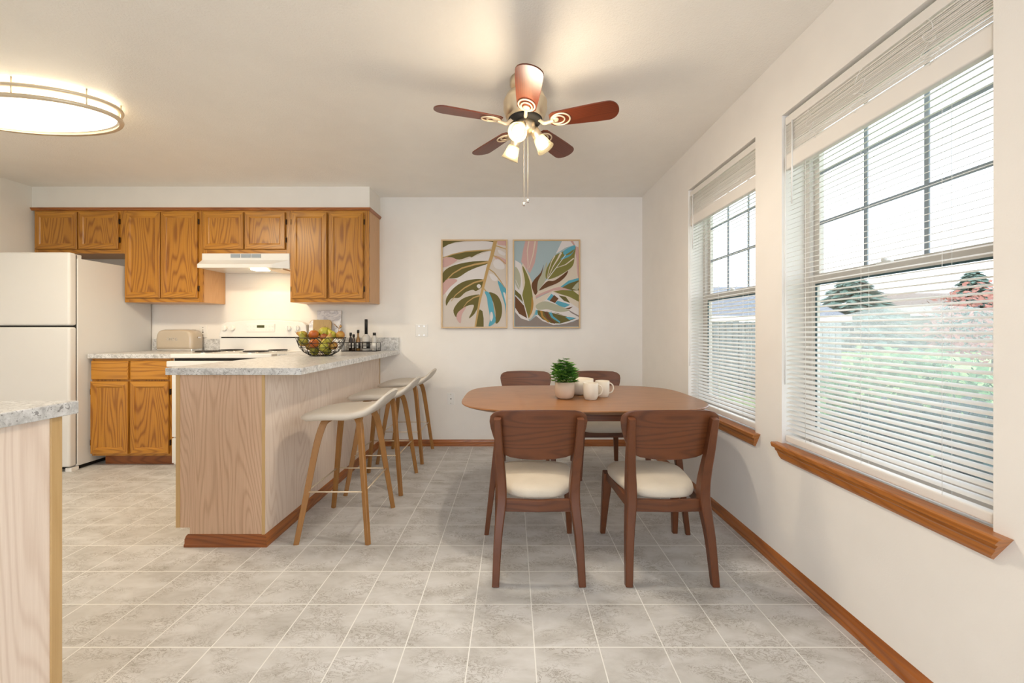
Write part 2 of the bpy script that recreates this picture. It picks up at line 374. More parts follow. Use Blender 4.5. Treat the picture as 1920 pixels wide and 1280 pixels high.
def make_blind(W, label, y_wand):
    y0, y1, z0, z1 = W; y0 += .006; y1 -= .006
    x0 = RX + .012; xc = x0 + .014
    t = thing('window_blind', label, 'window blind', (xc, (y0 + y1) / 2, z1), group='white mini blinds in the two windows')
    MB().box(x0, x0 + .034, y0, y1, z1 - .050, z1 - .013).build('headrail', 'blindrail', t, bevel=.002)
    mb = MB()   # gathered slats under the headrail, every one slightly askew
    z = z1 - .064
    while z > 1.927:
        dx = random.uniform(0, .003); tl = random.uniform(-.0012, .0012); ln = random.uniform(.0115, .0140)
        A = [(x0 + dx, z), (x0 + dx + .003, z + ln * .55), (x0 + dx + .009, z + ln), (x0 + dx + .010, z + ln), (x0 + dx + .005, z + ln * .5), (x0 + dx + .001, z)]
        mb.loops([[(x, y0, zz + tl) for x, zz in A], [(x, y1, zz - tl) for x, zz in A]], 0, False)
        z -= random.choice((.0055, .007, .0085))
    mb.build('gathered_slats', 'blindrail', t)
    MB().box(x0 - .004, x0 + .030, y0, y1 - .004, 1.868, 1.938).build('lifted_rail', 'blindrail', t, bevel=.006, seg=3)
    mb = MB(); z = 1.852; sl = .0075
    while z > .655:
        n = 4; top = []; bot = []
        for j in range(n + 1):
            u = j / n; xx = xc - .0125 + .025 * u; zz = z + sl * (u - .5) * 2 * .55 + .0016 * math.sin(PI * u)
            top.append((xx, zz)); bot.append((xx, zz - .0006))
        poly = top + bot[::-1]
        mb.loops([[(a, y0 + .004, b) for a, b in poly], [(a, y1 - .004, b) for a, b in poly]], 0, False)
        z -= .0217
    mb.build('slats', 'slat', t)
    MB().box(xc - .016, xc + .016, y0 + .004, y1 - .004, .604, .634).build('bottom_rail', 'blindrail', t, bevel=.005, seg=3)
    mb = MB()
    for f in (.16, .5, .84):
        y = y0 + (y1 - y0) * f
        for dx in (-.0145, .0145): mb.cyl((xc + dx, y, .63), (xc + dx, y, 1.87), .0007, seg=5)
    mb.build('ladder_cords', 'plastic', t)
    for f in (.2, .5, .8):
        y = y0 + (y1 - y0) * f; pts = []
        for i in range(26):
            s = i / 25; pts.append((x0 - .004 - .006 * abs(math.sin(9 * s)), y + .028 * math.sin(17 * s + f * 9) * (.4 + s), z1 - .06 - .13 * s + .012 * math.sin(23 * s)))
        MB().tube(pts, .0009, 5).build('tangled_cord', 'plastic', t)
    MB().cyl((x0 - .006, y1 - .055, z1 - .05), (x0 - .006, y1 - .055, z1 - .43), .0035).build('tilt_wand', 'plastic', t)
    MB().tube([(x0 - .006, y1 - .012, z1 - .05), (x0 - .007, y1 - .010, 1.5), (x0 - .007, y1 - .014, 1.1), (x0 - .006, y1 - .008, .87)], .0022, 6).build('lift_cord', 'plastic', t)
    return t
make_blind(W1, 'white mini blind hanging in the large near window at the right', 0)
make_blind(W2, 'white mini blind hanging in the farther window beside the dining table', 0)

# ------------------------------------------------------------------ cabinets
def door_mesh(x0, x1, z0, z1, yf, th=.019, fw=.048, drawer=False):
    mb = MB()
    ls = [(0, yf + th), (0, yf + .005), (.004, yf), (fw * .86, yf), (fw, yf + .007), (fw + .004, yf + .0085)]
    if drawer: ls = [(0, yf + th), (0, yf + .006), (.006, yf)]
    L = [[(x0 + i, y, z0 + i), (x1 - i, y, z0 + i), (x1 - i, y, z1 - i), (x0 + i, y, z1 - i)] for i, y in ls]
    for a, b in zip(L, L[1:]):
        for k in range(4):
            j = (k + 1) % 4
            mb.add([a[k], a[j], b[j], b[k]], [(0, 1, 2, 3)], 1 if (k % 2 == 0 or drawer) else 0)
    mb.add(L[-1], [(0, 1, 2, 3)], 1 if drawer else 0); mb.add(L[0], [(3, 2, 1, 0)], 0)
    return mb
def hinge(x, y, z, par): MB().box(x - .0045, x + .0045, y - .006, y + .004, z - .024, z + .024).cyl((x, y - .006, z - .018), (x, y - .006, z + .018), .0035, seg=8).build('hinge', 'hinge', par, bevel=.001)
OAK = ['oak_v', 'oak_h', 'oak_side']
def cabinet_box(x0, x1, yf, yb, z0, z1, par, name='body', fs=.036, sides=None):
    """carcass with a face frame of stiles (vertical grain) and rails (horizontal grain)"""
    mb = MB(); mb.box(x0, x1, yf + .019, yb, z0, z1, 2)
    mb.box(x0, x0 + fs, yf, yf + .019, z0, z1, 0).box(x1 - fs, x1, yf, yf + .019, z0, z1, 0)
    mb.box(x0 + fs, x1 - fs, yf, yf + .019, z1 - fs, z1, 1).box(x0 + fs, x1 - fs, yf, yf + .019, z0, z0 + fs, 1)
    mb.box(x0 + fs, x1 - fs, yf + .003, yf + .019, z0 + fs, z1 - fs, 0)
    return mb.build(name, OAK, par)
UY = 3.705
def ux(px): return wx(px, UY)
def uz(py): return wz(py, UY)
def wall_cabinet(name, label, px0, px1, pyb, doors, hinges_right, py0=398):
    x0, x1 = ux(px0), ux(px1); zb = uz(pyb); zt = 2.205
    t = thing(name, label, 'cabinet', ((x0 + x1) / 2, 3.85, zb), group='oak wall cabinets')
    cabinet_box(x0, x1, UY, D - .002, zb, zt, t)
    for i, (a, b, c, d) in enumerate(doors):
        dm = door_mesh(ux(a), ux(b), uz(d), uz(c), UY - .019).build('door', ['oak_v', 'oak_h'], t)
        hz = uz(c); lz = uz(d); n = .085
        xh = ux(b) + .006 if i == 1 else ux(a) - .005
        if i == 1 or hinges_right == 2:
            hinge(xh, UY - .004, hz - n, dm); hinge(xh, UY - .004, lz + n, dm)
    return t
wall_cabinet('wall_cabinet', 'short oak wall cabinet above the refrigerator', 65, 234, 475, [(69, 147, 398, 467.5), (150, 224, 398, 467.5)], 1)
wall_cabinet('wall_cabinet', 'tall oak wall cabinet above the toaster, left of the hood', 234.4, 380, 566.5, [(237, 302.5, 398, 558.5), (304, 372, 398, 558.5)], 1)
wall_cabinet('wall_cabinet', 'short oak wall cabinet above the range hood', 380.4, 544, 475, [(383, 458.5, 398.5, 467.5), (460.5, 536, 398.5, 467.5)], 1)
wall_cabinet('wall_cabinet', 'tall oak wall cabinet at the right end of the row', 544.4, 692, 566.5, [(548, 614, 398.5, 559.5), (618, 682, 398.5, 559.5)], 2)
xe = ux(692)
mb = MB(); prof = [(0, 2.203), (-.004, 2.203), (-.010, 2.208), (-.014, 2.218), (-.018, 2.222), (-.018, 2.228), (0, 2.228)]
L = [[(LX, UY + a, z) for a, z in prof], [(xe - a * 1, UY + a, z) for a, z in prof], [(xe - a * 1, D, z) for a, z in prof]]
mb.loops(L, 0, False); mb.build('trim_2', 'trim_x')['kind'] = 'structure'

# base cabinet left of the range
CTZ, CT = .930, .037
BY = 3.395
t = thing('base_cabinet', 'oak base cabinet with two drawers and two doors left of the range', 'cabinet', (-3.13, 3.7, 0))
bx0, bx1 = -3.470, -2.795
cabinet_box(bx0, bx1, BY, D - .002, .088, CTZ - CT, t)
MB().box(bx0 + .045, bx1, BY + .065, BY + .08, 0, .088).build('toe_kick', 'kick', t)
def bx(px): return wx(px, BY)
def bz(py): return wz(py, BY)
for a, b in ((174, 243), (247.5, 318)):
    door_mesh(bx(a), bx(b), bz(711), bz(676.5), BY - .019, drawer=True).build('drawer', ['oak_v', 'oak_h'], t)
for i, (a, b) in enumerate(((173, 243), (247, 319))):
    dm = door_mesh(bx(a), bx(b), bz(849.5), bz(714.5), BY - .019).build('door', ['oak_v', 'oak_h'], t)
    xh = bx(b) + .007 if i else bx(a) - .005
    hinge(xh, BY - .004, bz(734), dm); hinge(xh, BY - .004, bz(829), dm)
t = thing('countertop', 'speckled grey countertop under the toaster beside the refrigerator', 'countertop', (-3.13, 3.7, CTZ))
MB().box(-3.485, -2.795, BY - .025, D, CTZ - CT, CTZ).build('slab', 'granite', t, bevel=.003)
MB().box(-3.485, -2.795, D - .02, D, CTZ, CTZ + .112).build('backsplash', 'granite', t, bevel=.002)

# ------------------------------------------------------------------ refrigerator
fx1, fx0 = -3.50, -4.27
t = thing('refrigerator', 'white top-freezer refrigerator against the left wall', 'refrigerator', (-3.88, 3.6, 0))
MB().box(fx0, fx1, 3.307, 3.985, .032, 1.704).build('body', 'fridge', t, bevel=.006)
MB().box(fx0 + .04, fx1 - .03, 3.33, 3.9, .0, .032).build('base', 'dark', t)
MB().box(fx0, fx1 + .002, 3.243, 3.302, 1.162, 1.742).build('freezer_door', 'fridge', t, bevel=.016, seg=4)
MB().box(fx0, fx1 + .002, 3.243, 3.302, .040, 1.150).build('refrigerator_door', 'fridge', t, bevel=.016, seg=4)
MB().box(fx0 + .02, fx1 - .006, 3.296, 3.308, .05, 1.73).build('door_gasket', 'dark', t)
MB().box(fx1 - .05, fx1, 3.262, 3.32, .0, .030).build('front_foot', 'plastic', t, bevel=.003)
MB().box(fx1 - .09, fx1 - .01, 3.27, 3.35, 1.70, 1.735).build('hinge_cover', 'fridge', t, bevel=.004)
for z in (1.20, .80):
    MB().box(fx0 + .03, fx0 + .05, 3.20, 3.245, z, z + .3).build('handle', 'plastic', t, bevel=.004)

# ------------------------------------------------------------------ range
rx0, rx1 = -2.785, -1.955; RYF = 3.345
t = thing('range', 'white electric coil range with four knobs on its rear console', 'stove', ((rx0 + rx1) / 2, 3.65, 0))
MB().box(rx0, rx1, RYF + .035, 3.97, .02, .895).build('body', 'appliance', t, bevel=.003)
MB().box(rx0 + .03, rx1 - .03, RYF + .08, 3.9, 0, .02).build('base', 'dark', t)
MB().box(rx0 - .0, rx1 + .0, RYF - .005, 3.90, .897, .933).build('cooktop', 'appliance', t, bevel=.009, seg=4)
MB().box(rx0 + .02, rx1 - .02, RYF + .02, RYF + .04, .868, .897).build('vent_gap', 'dark', t)
dr = MB().box(rx0 + .008, rx1 - .008, RYF + .006, RYF + .034, .252, .874).build('oven_door', 'appliance', t, bevel=.004)
MB().box(rx0 + .15, rx1 - .15, RYF + .0045, RYF + .01, .40, .66).build('oven_window', 'display', dr)
MB().box(rx0 - .002, rx1 + .002, RYF - .038, RYF + .012, .828, .876).build('door_handle', 'appliance', dr, bevel=.008, seg=3)
MB().box(rx0 + .008, rx1 - .008, RYF + .006, RYF + .034, .04, .243).build('drawer', 'appliance', t, bevel=.004)
# rear console: leaning panel with an arched top
bY = 3.905
n = 20; front = []; back = []
xa, xb = wx(412, 3.89), wx(577, 3.89)
pts = [(xa, 1.062)] + [(xb, 1.062)]
top = []
for i in range(n + 1):
    u = i / n; s = 1 - abs(2 * u - 1)
    zz = 1.196 + .026 * math.sin(PI * u) ** .8 - (.02 if i in (0, n) else 0)
    top.append((xb + .0 + (xa - xb) * u + (.018 * (2 * u - 1)), zz))
poly = pts + top
L = [[(x, bY - .03 + (z - 1.06) * .12, z) for x, z in poly], [(x, bY + .06, z) for x, z in poly]]
cs = MB().loops(L, 0, False).build('console', 'appliance', t, bevel=.006, seg=3)
MB().box(rx0 + .015, rx1 + .02, bY - .012, bY + .06, .90, 1.052).build('console_riser', 'appliance', t, bevel=.003)
MB().box(rx0 + .02, rx1 + .01, bY + .0, bY + .05, 1.050, 1.063).build('console_gap', 'dark', t)
def cy(z): return bY - .03 + (z - 1.06) * .12
for px in (421, 435.5, 541, 557):
    x = wx(px, 3.88); z = wz(615.2, 3.88)
    MB().cyl((x, cy(z) + .002, z), (x, cy(z) - .022, z), .027, .023, 24).box(x - .005, x + .005, cy(z) - .030, cy(z) - .02, z - .022, z + .022).build('knob', 'plastic', t, bevel=.003)
x0, x1 = wx(462, 3.88), wx(515, 3.88); z0, z1 = wz(622, 3.88), wz(607, 3.88)
cp = MB().box(x0, x1, cy(z0) - .003, cy(z1) + .004, z0, z1).build('control_panel', 'plastic', t, bevel=.002)
MB().box(wx(482, 3.88), wx(496, 3.88), cy(z0) - .005, cy(z0), wz(614.3, 3.88), wz(609.5, 3.88)).build('clock_display', 'display', cp)
for px in (465, 471, 477, 500, 506, 511.5):
    for py in (612, 618):
        x = wx(px, 3.88); z = wz(py, 3.88); MB().box(x - .008, x + .008, cy(z0) - .0045, cy(z0), z - .005, z + .005).build('button', 'appliance', cp, bevel=.001)
for px, py, Y, r in ((382, 661, 3.53, .098), (428, 657, 3.775, .105), (477, 660, 3.53, .105), (517, 657, 3.775, .085)):
    x = {382: -2.62, 428: -2.585, 477: -2.205, 517: -2.155}[px]
    b = MB(); z = .9405
    pts = []
    for i in range(150):
        a = i / 150 * 2 * PI * 4.5; rr = .018 + (r - .018) * i / 149; pts.append((x + rr * math.cos(a), Y + rr * math.sin(a), z + .004))
    b.tube(pts, .0048, 6)
    bo = b.build('burner', 'coil', t)
    MB().lathe([(r + .012, .933), (r + .012, .9365), (r - .002, .9375), (r - .02, .934), (.01, .9335)], (x, Y, 0), 32).build('drip_pan', 'chrome', bo)

# range hood: shallow, right end cut back at a slant
t = thing('range_hood', 'white range hood with a lit lamp above the stove', 'range hood', (-2.4, 3.8, 1.68))
hx0, hx1, hz0, hz1 = -2.792, -2.003, 1.676, 1.817
ringA = [(hx0, D), (hx0, 3.700), (hx1, 3.700), (hx1, D)]
def ring(yf, xr, z): return [(hx0, 3.995, z), (hx0, yf, z), (xr, yf, z), (hx1 - .001, 3.703, z), (hx1 - .001, 3.995, z)]
L = [ring(3.698, hx1 - .004, hz1), ring(3.698, hx1 - .004, 1.757), ring(3.640, -2.13, 1.712), ring(3.640, -2.13, hz0 + .003)]
hb = MB().loops(L, 0, False).build('body', 'appliance', t, bevel=.002)
for a, b in ((433.5, 450.5), (453, 470), (472, 489)):
    MB().box(wx(a, 3.7), wx(b, 3.7), 3.692, 3.699, wz(483, 3.7), wz(476.5, 3.7)).build('vent', M['vinylw'], t)
MB().box(-2.33, -2.20, 3.66, 3.74, 1.664, 1.679).build('lamp_lens', 'hoodlens', t, bevel=.003)
MB().box(-2.20, -2.055, 3.68, 3.95, 1.668, 1.679).build('grease_filter', 'cream_metal', t, bevel=.002)

# ------------------------------------------------------------------ peninsula
PX0, PX1, PY = -1.751, -1.285, 2.14
t = thing('peninsula_cabinet', 'breakfast bar base with pale oak panels in the middle of the kitchen', 'cabinet', (-1.52, 3.0, 0))
MB().box(PX0 + .012, PX1 - .012, PY + .012, D - .001, .10, CTZ - CT).box(PX0 + .075, PX1 - .012, PY + .012, D - .001, 0, .10).box(-1.93, PX0 + .012, BY, D - .001, .09, CTZ - CT).build('body', 'strip', t)
MB().box(PX0 + .022, PX1 - .010, PY, PY + .012, .095, CTZ - CT).box(PX0 + .072, PX1 - .010, PY, PY + .012, 0, .095).build('end_panel', 'pickled', t)
MB().box(PX1 - .012, PX1, PY + .002, D - .022, 0, CTZ - CT).build('side_panel', 'pickled2', t)
MB().box(PX1 - .010, PX1 + .001, D - .020, D - .001, 0, CTZ - CT).build('wall_strip', 'strip', t)
MB().box(PX0, PX0 + .022, PY - .003, PY + .012, .095, CTZ - CT).build('edge_strip', 'strip', t, bevel=.002)
MB().box(PX1 - .018, PX1 - .002, PY - .003, PY + .001, .06, CTZ - CT).build('corner_strip', 'strip', t, bevel=.001)
base_run('end_moulding', (PX0 + .062, PY, 0), (PX1, PY, 0), (0, -1, 0), 'kick', .6, 1, par=t)
base_run('side_moulding', (PX1, PY, 0), (PX1, D - .018, 0), (1, 0, 0), 'trim_y', 1, 0, par=t)
t = thing('peninsula_countertop', 'speckled grey breakfast bar top carrying the fruit bowl', 'countertop', (-1.5, 3.0, CTZ))
poly = [(-1.777, 2.103), (-1.080, 2.103), (-1.096, D), (-1.930, D), (-1.930, BY - .025), (-1.777, BY - .025)]
MB().prism(poly, CTZ - CT, CTZ).build('slab', 'granite', t, bevel=.003)
MB().box(-1.930, -1.098, D - .02, D, CTZ, CTZ + .125).build('backsplash', 'granite', t, bevel=.002)

# foreground island at the left
t = thing('island_cabinet', 'pale oak panelled island base in the left foreground', 'cabinet', (-1.5, .5, 0))
MB().box(-1.85, -1.206, -.25, 1.090, 0, CTZ - CT).build('body', 'strip', t)
MB().box(-1.206, -1.200, -.25, 1.066, 0, CTZ - CT).build('side_panel', 'pickled2', t)
MB().box(-1.212, -1.196, 1.066, 1.093, 0, CTZ - CT).build('edge_strip', 'strip', t, bevel=.002)
t = thing('island_countertop', 'speckled countertop corner in the left foreground', 'countertop', (-1.5, .5, CTZ))
MB().box(-1.88, -1.181, -.27, 1.121, CTZ - CT + .002, CTZ).build('slab', 'granite', t, bevel=.003)

# ------------------------------------------------------------------ dining chairs
def chair():
    t = thing('dining_chair', 'x', 'chair', (0, 0, 0), group='walnut dining chairs with cream seats')
    for s in (-1, 1):
        pts = [(s * .190, -.240, 0, .031, .033), (s * .180, -.212, .20, .037, .044), (s * .166, -.185, .34, .044, .056), (s * .165, -.182, .42, .044, .056), (s * .170, -.196, .50, .041, .046), (s * .176, -.222, .60, .037, .038), (s * .181, -.255, .738, .030, .030)]
        # smooth path
        MB().sweep(smooth_path(pts, 4)).build('rear_leg', 'walnut', t, local=True)
        pts = [(s * .200, .236, 0, .026, .026), (s * .192, .215, .17, .037, .038), (s * .184, .195, .31, .048, .050), (s * .182, .190, .352, .048, .052)]
        MB().sweep(smooth_path(pts, 3)).build('front_leg', 'walnut', t, local=True)
    mb = MB()
    mb.sweep([(-.150, -.178, .330, .022, .055), (0, -.184, .328, .022, .052), (.150, -.178, .330, .022, .055)], fwd=(0, 1, 0))
    mb.sweep([(-.165, .195, .335, .022, .045), (.165, .195, .335, .022, .045)], fwd=(0, 1, 0))
    for s in (-1, 1): mb.sweep([(s * .167, -.16, .332, .022, .048), (s * .184, .172, .335, .022, .045)], fwd=(1, 0, 0))
    mb.build('seat_frame', 'walnut_h', t, local=True)
    L = []
    for sc_, z in ((.93, .355), (.99, .362), (1.0, .374), (.985, .388), (.93, .400), (.80, .410), (.55, .417), (.25, .420), (.02, .421)):
        l = []
        for i in range(48):
            a = 2 * PI * i / 48; c, s_ = math.cos(a), math.sin(a)
            u = math.copysign(abs(c) ** (2 / 3.4), c); v = math.copysign(abs(s_) ** (2 / 3.0), s_)
            y = .035 + .215 * v * sc_; hw = .188 + .028 * v
            if z > .36: hw = hw
            l.append((u * hw * sc_, y, z))
        L.append(l)
    MB().loops(L, 0, True).build('seat_cushion', 'fabric', t, local=True)
    # curved plywood back, in front of the posts
    W = [(0, .095), (.02, .125), (.06, .150), (.14, .168), (.28, .186), (.45, .202), (.62, .213), (.76, .218), (.86, .214), (.93, .203), (.97, .188), (1.0, .160)]
    def post(z): 
        q = [(.50, -.196), (.60, -.222), (.738, -.255), (.80, -.268)]
        for (a, b), (c, d) in zip(q, q[1:]):
            if z <= c: return b + (d - b) * (z - a) / (c - a)
        return q[-1][1]
    A, B = [], []; nu = 20
    for v, w in W:
        ra, rb = [], []
        for i in range(nu + 1):
            u = -1 + 2 * i / nu; x = u * w; z = .540 + .234 * v + (.006 * u * u if v < .1 else 0) - (.004 * u * u if v > .9 else 0)
            yb = post(z) + .006 + .55 * (x * x) + .0
            ra.append((x, yb, z)); rb.append((x, yb + .012, z))
        A.append(ra); B.append(rb)
    L = [a + b[::-1] for a, b in zip(A, B)]
    MB().loops(L, 0, True).build('backrest', 'walnut_h', t, local=True, bevel=.003)
    return t
def smooth_path(pts, k):
    P = [pts[0]] + list(pts) + [pts[-1]]; out = []
    for i in range(1, len(P) - 2):
        for j in range(k):
            s = j / k; q = []
            for d in range(len(pts[0])):
                a, b, c, e = P[i - 1][d], P[i][d], P[i + 1][d], P[i + 2][d]
                q.append(.5 * (2 * b + (c - a) * s + (2 * a - 5 * b + 4 * c - e) * s * s + (3 * b - a - 3 * c + e) * s ** 3))
            out.append(tuple(q))
    out.append(tuple(pts[-1])); return out
c0 = chair()
spots = [(.118, 2.045, 0, 'walnut dining chair in front of the table, the one farther from the windows'),
         (.703, 2.045, 0, 'walnut dining chair in front of the table, the one nearer the windows'),
         (.118, 3.31, PI, 'walnut dining chair behind the table, under the pictures and left of the potted plant'),
         (.710, 3.31, PI, 'walnut dining chair behind the table, to the right behind the mugs')]
for i, (x, y, a, lab) in enumerate(spots):
    c = c0 if i == 0 else copy_tree(c0)
    c.location = (x, y, 0); c.rotation_euler = (0, 0, a); c['label'] = lab

# ------------------------------------------------------------------ dining table
TZ = .72
t = thing('dining_table', 'walnut dining table with rounded rectangular top beside the windows', 'table', (.405, 2.53, 0))
def sup(a, b, n, z, k=72):
    l = []
    for i in range(k):
        th = 2 * PI * i / k; c, s = math.cos(th), math.sin(th)
        l.append((.405 + a * math.copysign(abs(c) ** (2 / n), c), 2.53 + b * math.copysign(abs(s) ** (2 / n), s), z))
    return l
MB().loops([sup(.630, .430, 3.7, TZ - .030), sup(.682, .475, 3.7, TZ - .014), sup(.698, .490, 3.7, TZ - .006), sup(.698, .490, 3.7, TZ - .003), sup(.694, .486, 3.7, TZ)], 0, False).build('tabletop', 'table', t)
mb = MB()
for y0, y1 in ((2.20, 2.22), (2.84, 2.86)): mb.box(-.05, .86, y0, y1, TZ - .085, TZ - .030)
for x0, x1 in ((-.06, -.04), (.85, .87)): mb.box(x0, x1, 2.22, 2.84, TZ - .085, TZ - .030)
mb.build('apron', 'walnut_h', t, bevel=.002)
for sx, xt, xf in ((-1, -.065, -.140), (1, .875, .968)):
    for yt, yf in ((2.225, 2.262), (2.835, 2.798)):
        MB().sweep([(xf, yf, 0, .024, .024), (xt, yt, TZ - .10, .042, .042), (xt, yt, TZ - .030, .042, .042)]).build('leg', 'walnut', t)

# things on the table
t = thing('potted_plant', 'small bushy green plant in a blush ceramic pot on the table', 'plant', (.312, 2.43, TZ))
MB().lathe([(.030, 0), (.044, .004), (.053, .016), (.058, .040), (.0575, .100), (.0545, .100), (.054, .088), (.01, .087)], (.312, 2.43, TZ), 36).build('pot', 'pot', t)
MB().lathe([(.0535, .0), (.0535, .004), (.0, .006)], (.312, 2.43, TZ + .0865), 24).build('soil', 'soil', t)
stem = MB(); lv = MB()
for i in range(64):
    a = random.uniform(0, 2 * PI); rr = .070 * math.sqrt(random.random()); hh = .045 + .115 * random.random() * (1 - (rr / .1) ** 2)
    base = Vector((.312 + rr * .35 * math.cos(a), 2.43 + rr * .35 * math.sin(a), TZ + .088)); tip = Vector((.312 + rr * math.cos(a), 2.43 + rr * math.sin(a), TZ + .088 + hh))
    stem.tube([base, (base + tip) / 2 + Vector((0, 0, .008)), tip], .0011, 5)
    for lev in (0, .018, .036):
        for k in range(5):
            b = k * 2 * PI / 5 + i + lev * 40; el = .55 - lev * 14 * .05 + random.uniform(-.2, .25)
            o = tip - Vector((0, 0, lev)); ln = .024 + random.uniform(0, .010); w = .0078
            d = Vector((math.cos(b) * math.cos(el), math.sin(b) * math.cos(el), math.sin(el) * .7)); sd = Vector((-math.sin(b), math.cos(b), 0)); up = sd.cross(d) * -1
            p = [o, o + d * ln * .35 + sd * w + up * .001, o + d * ln * .4 - up * .0022, o + d * ln * .35 - sd * w + up * .001, o + d * ln * .75 + sd * w * .7, o + d * ln * .75 - sd * w * .7, o + d * ln - Vector((0, 0, .003))]
            lv.add(p, [(0, 1, 2), (0, 2, 3), (1, 4, 2), (2, 4, 6), (2, 6, 5), (2, 5, 3)], 0 if random.random() < .65 else 1)
stem.build('stems', 'leaf', t); lv.build('foliage', ['leaf', 'leaf2'], t)
def mug(x, y, r, h, label):
    t = thing('mug', label, 'mug', (x, y, TZ), group='cream mugs on the dining table')
    MB().lathe([(r * .72, 0), (r * .80, .003), (r * .97, .022), (r, .045), (r, h - .002), (r - .0015, h), (r - .004, h - .002), (r - .004, .03), (r * .75, .008), (0, .007)], (x, y, TZ), 36).build('body', 'ceramic', t)
    pts = []
    for i in range(15):
        a = PI / 2 - PI * i / 14; pts.append((x + r - .005 + .030 * math.cos(a) * (1.0 if abs(a) < 1.4 else .6), y, TZ + h * .55 + .031 * math.sin(a)))
    MB().tube(pts, .0042, 10).build('handle', 'ceramic', t)
mug(.459, 2.395, .0435, .098, 'cream mug on the table nearest the viewer')
mug(.548, 2.49, .042, .098, 'cream mug on the table farther back at the right of the other mug')
bx_, by_ = .425, 2.60
t = tag(MB().lathe([(.045, 0), (.062, .006), (.080, .03), (.088, .062), (.089, .098), (.085, .098), (.083, .065), (.074, .034), (.05, .012), (0, .010)], (0, 0, 0), 40).build('bowl', 'ceramic'), 'cream bowl on the table behind the plant and mugs', 'bowl')
t.location = (bx_, by_, TZ)

# ------------------------------------------------------------------ bar stools
def stool():
    t = thing('bar_stool', 'x', 'stool', (0, 0, 0), group='cream bar stools along the breakfast bar')
    prof = [(-.236, .636, .050), (-.228, .648, .095), (-.205, .660, .135), (-.16, .671, .172), (-.10, .679, .195), (-.03, .682, .205), (.04, .682, .206), (.10, .688, .202), (.15, .702, .194), (.19, .724, .183), (.220, .750, .168), (.240, .770, .145), (.250, .780, .105), (.252, .783, .06)]
    L = []; nv = 14
    for x, z, w in smooth_path(prof, 2):
        top, bot = [], []
        e = min(1, (x + .240) / .06, (.256 - x) / .03); th = .010 + .042 * max(0, e) * (1 if x < .08 else max(.30, 1 - (x - .08) * 4.5))
        for j in range(nv + 1):
            v = -1 + 2 * j / nv; y = v * w; edge = .014 * v ** 4 + .006 * v * v * (-1)
            zz = z - edge; top.append((x, y, zz)); tb = th * (1 - .55 * v ** 6)
            bot.append((x + tb * (.5 if x > .12 else 0), y * .985, zz - tb))
        L.append(top + bot[::-1])
    MB().loops(L, 0, True).build('seat', 'leather', t, local=True)
    ends = []
    for sx in (-1, 1):
        for sy in (-1, 1):
            if sx < 0: P = [(-.187, -.226, 0), (-.150, -.190, .25), (-.118, -.155, .48), (-.098, -.130, .585), (-.080, -.105, .628), (-.040, -.060, .640)]
            else: P = [(.190, -.226, 0), (.160, -.190, .25), (.130, -.155, .50), (.112, -.130, .605), (.088, -.105, .640), (.040, -.060, .645)]
            pts = [(x, y * -sy * 1.0 if sy > 0 else y, z, w, .020) for (x, y, z), w in zip(P, (.026, .030, .034, .036, .036, .034))]
            MB().sweep(smooth_path(pts, 4), fwd=(.9, .45 * -sy, 0) if sx < 0 else (.9, .45 * sy, 0)).build('leg', 'stool_wood', t, local=True)
            P2 = P[1]; ends.append((P2[0], P2[1] * (1 if sy < 0 else -1), .262))
    mb = MB(); a, b, c, d = ends
    for p, q in ((a, b), (b, d), (d, c), (c, a)): mb.cyl(p, q, .0042, seg=8)
    mb.build('footrest', 'cream_metal', t, local=True)
    MB().box(-.07, .07, -.09, .09, .630, .650).build('mounting_plate', 'stool_wood', t, local=True)
    return t
s0 = stool()
for i, (y, lab) in enumerate(((2.379, 'cream bar stool nearest the viewer at the breakfast bar'), (3.016, 'cream bar stool in the middle of the row at the breakfast bar'), (3.675, 'cream bar stool farthest back, next to the back wall'))):
    s = s0 if i == 0 else copy_tree(s0)
    s.location = (-.945, y, 0); s['label'] = lab

# ------------------------------------------------------------------ ceiling fan
fxc, fyc = .069, 2.13
t = thing('ceiling_fan', 'ceiling fan with five mahogany blades and three lit spot lamps', 'ceiling fan', (fxc, fyc, CZ))
c = (fxc, fyc, 0)
MB().lathe([(.080, CZ), (.080, CZ - .03), (.068, CZ - .052), (.03, CZ - .060)], c, 36).build('canopy', 'nickel', t)
MB().lathe([(.03, CZ - .055), (.06, CZ - .062), (.096, CZ - .082), (.112, CZ - .115), (.114, CZ - .122), (.112, CZ - .128), (.114, CZ - .155), (.100, CZ - .195), (.080, CZ - .212)], c, 40).build('motor_housing', 'nickel', t)
MB().lathe([(.088, CZ - .206), (.078, CZ - .222), (.03, CZ - .224)], c, 36).build('motor_vent', 'dark', t)
MB().lathe([(.040, CZ - .205), (.052, CZ - .225), (.052, CZ - .262), (.044, CZ - .272), (.02, CZ - .290)], c, 32).build('light_kit', 'nickel', t)
zb = 2.195
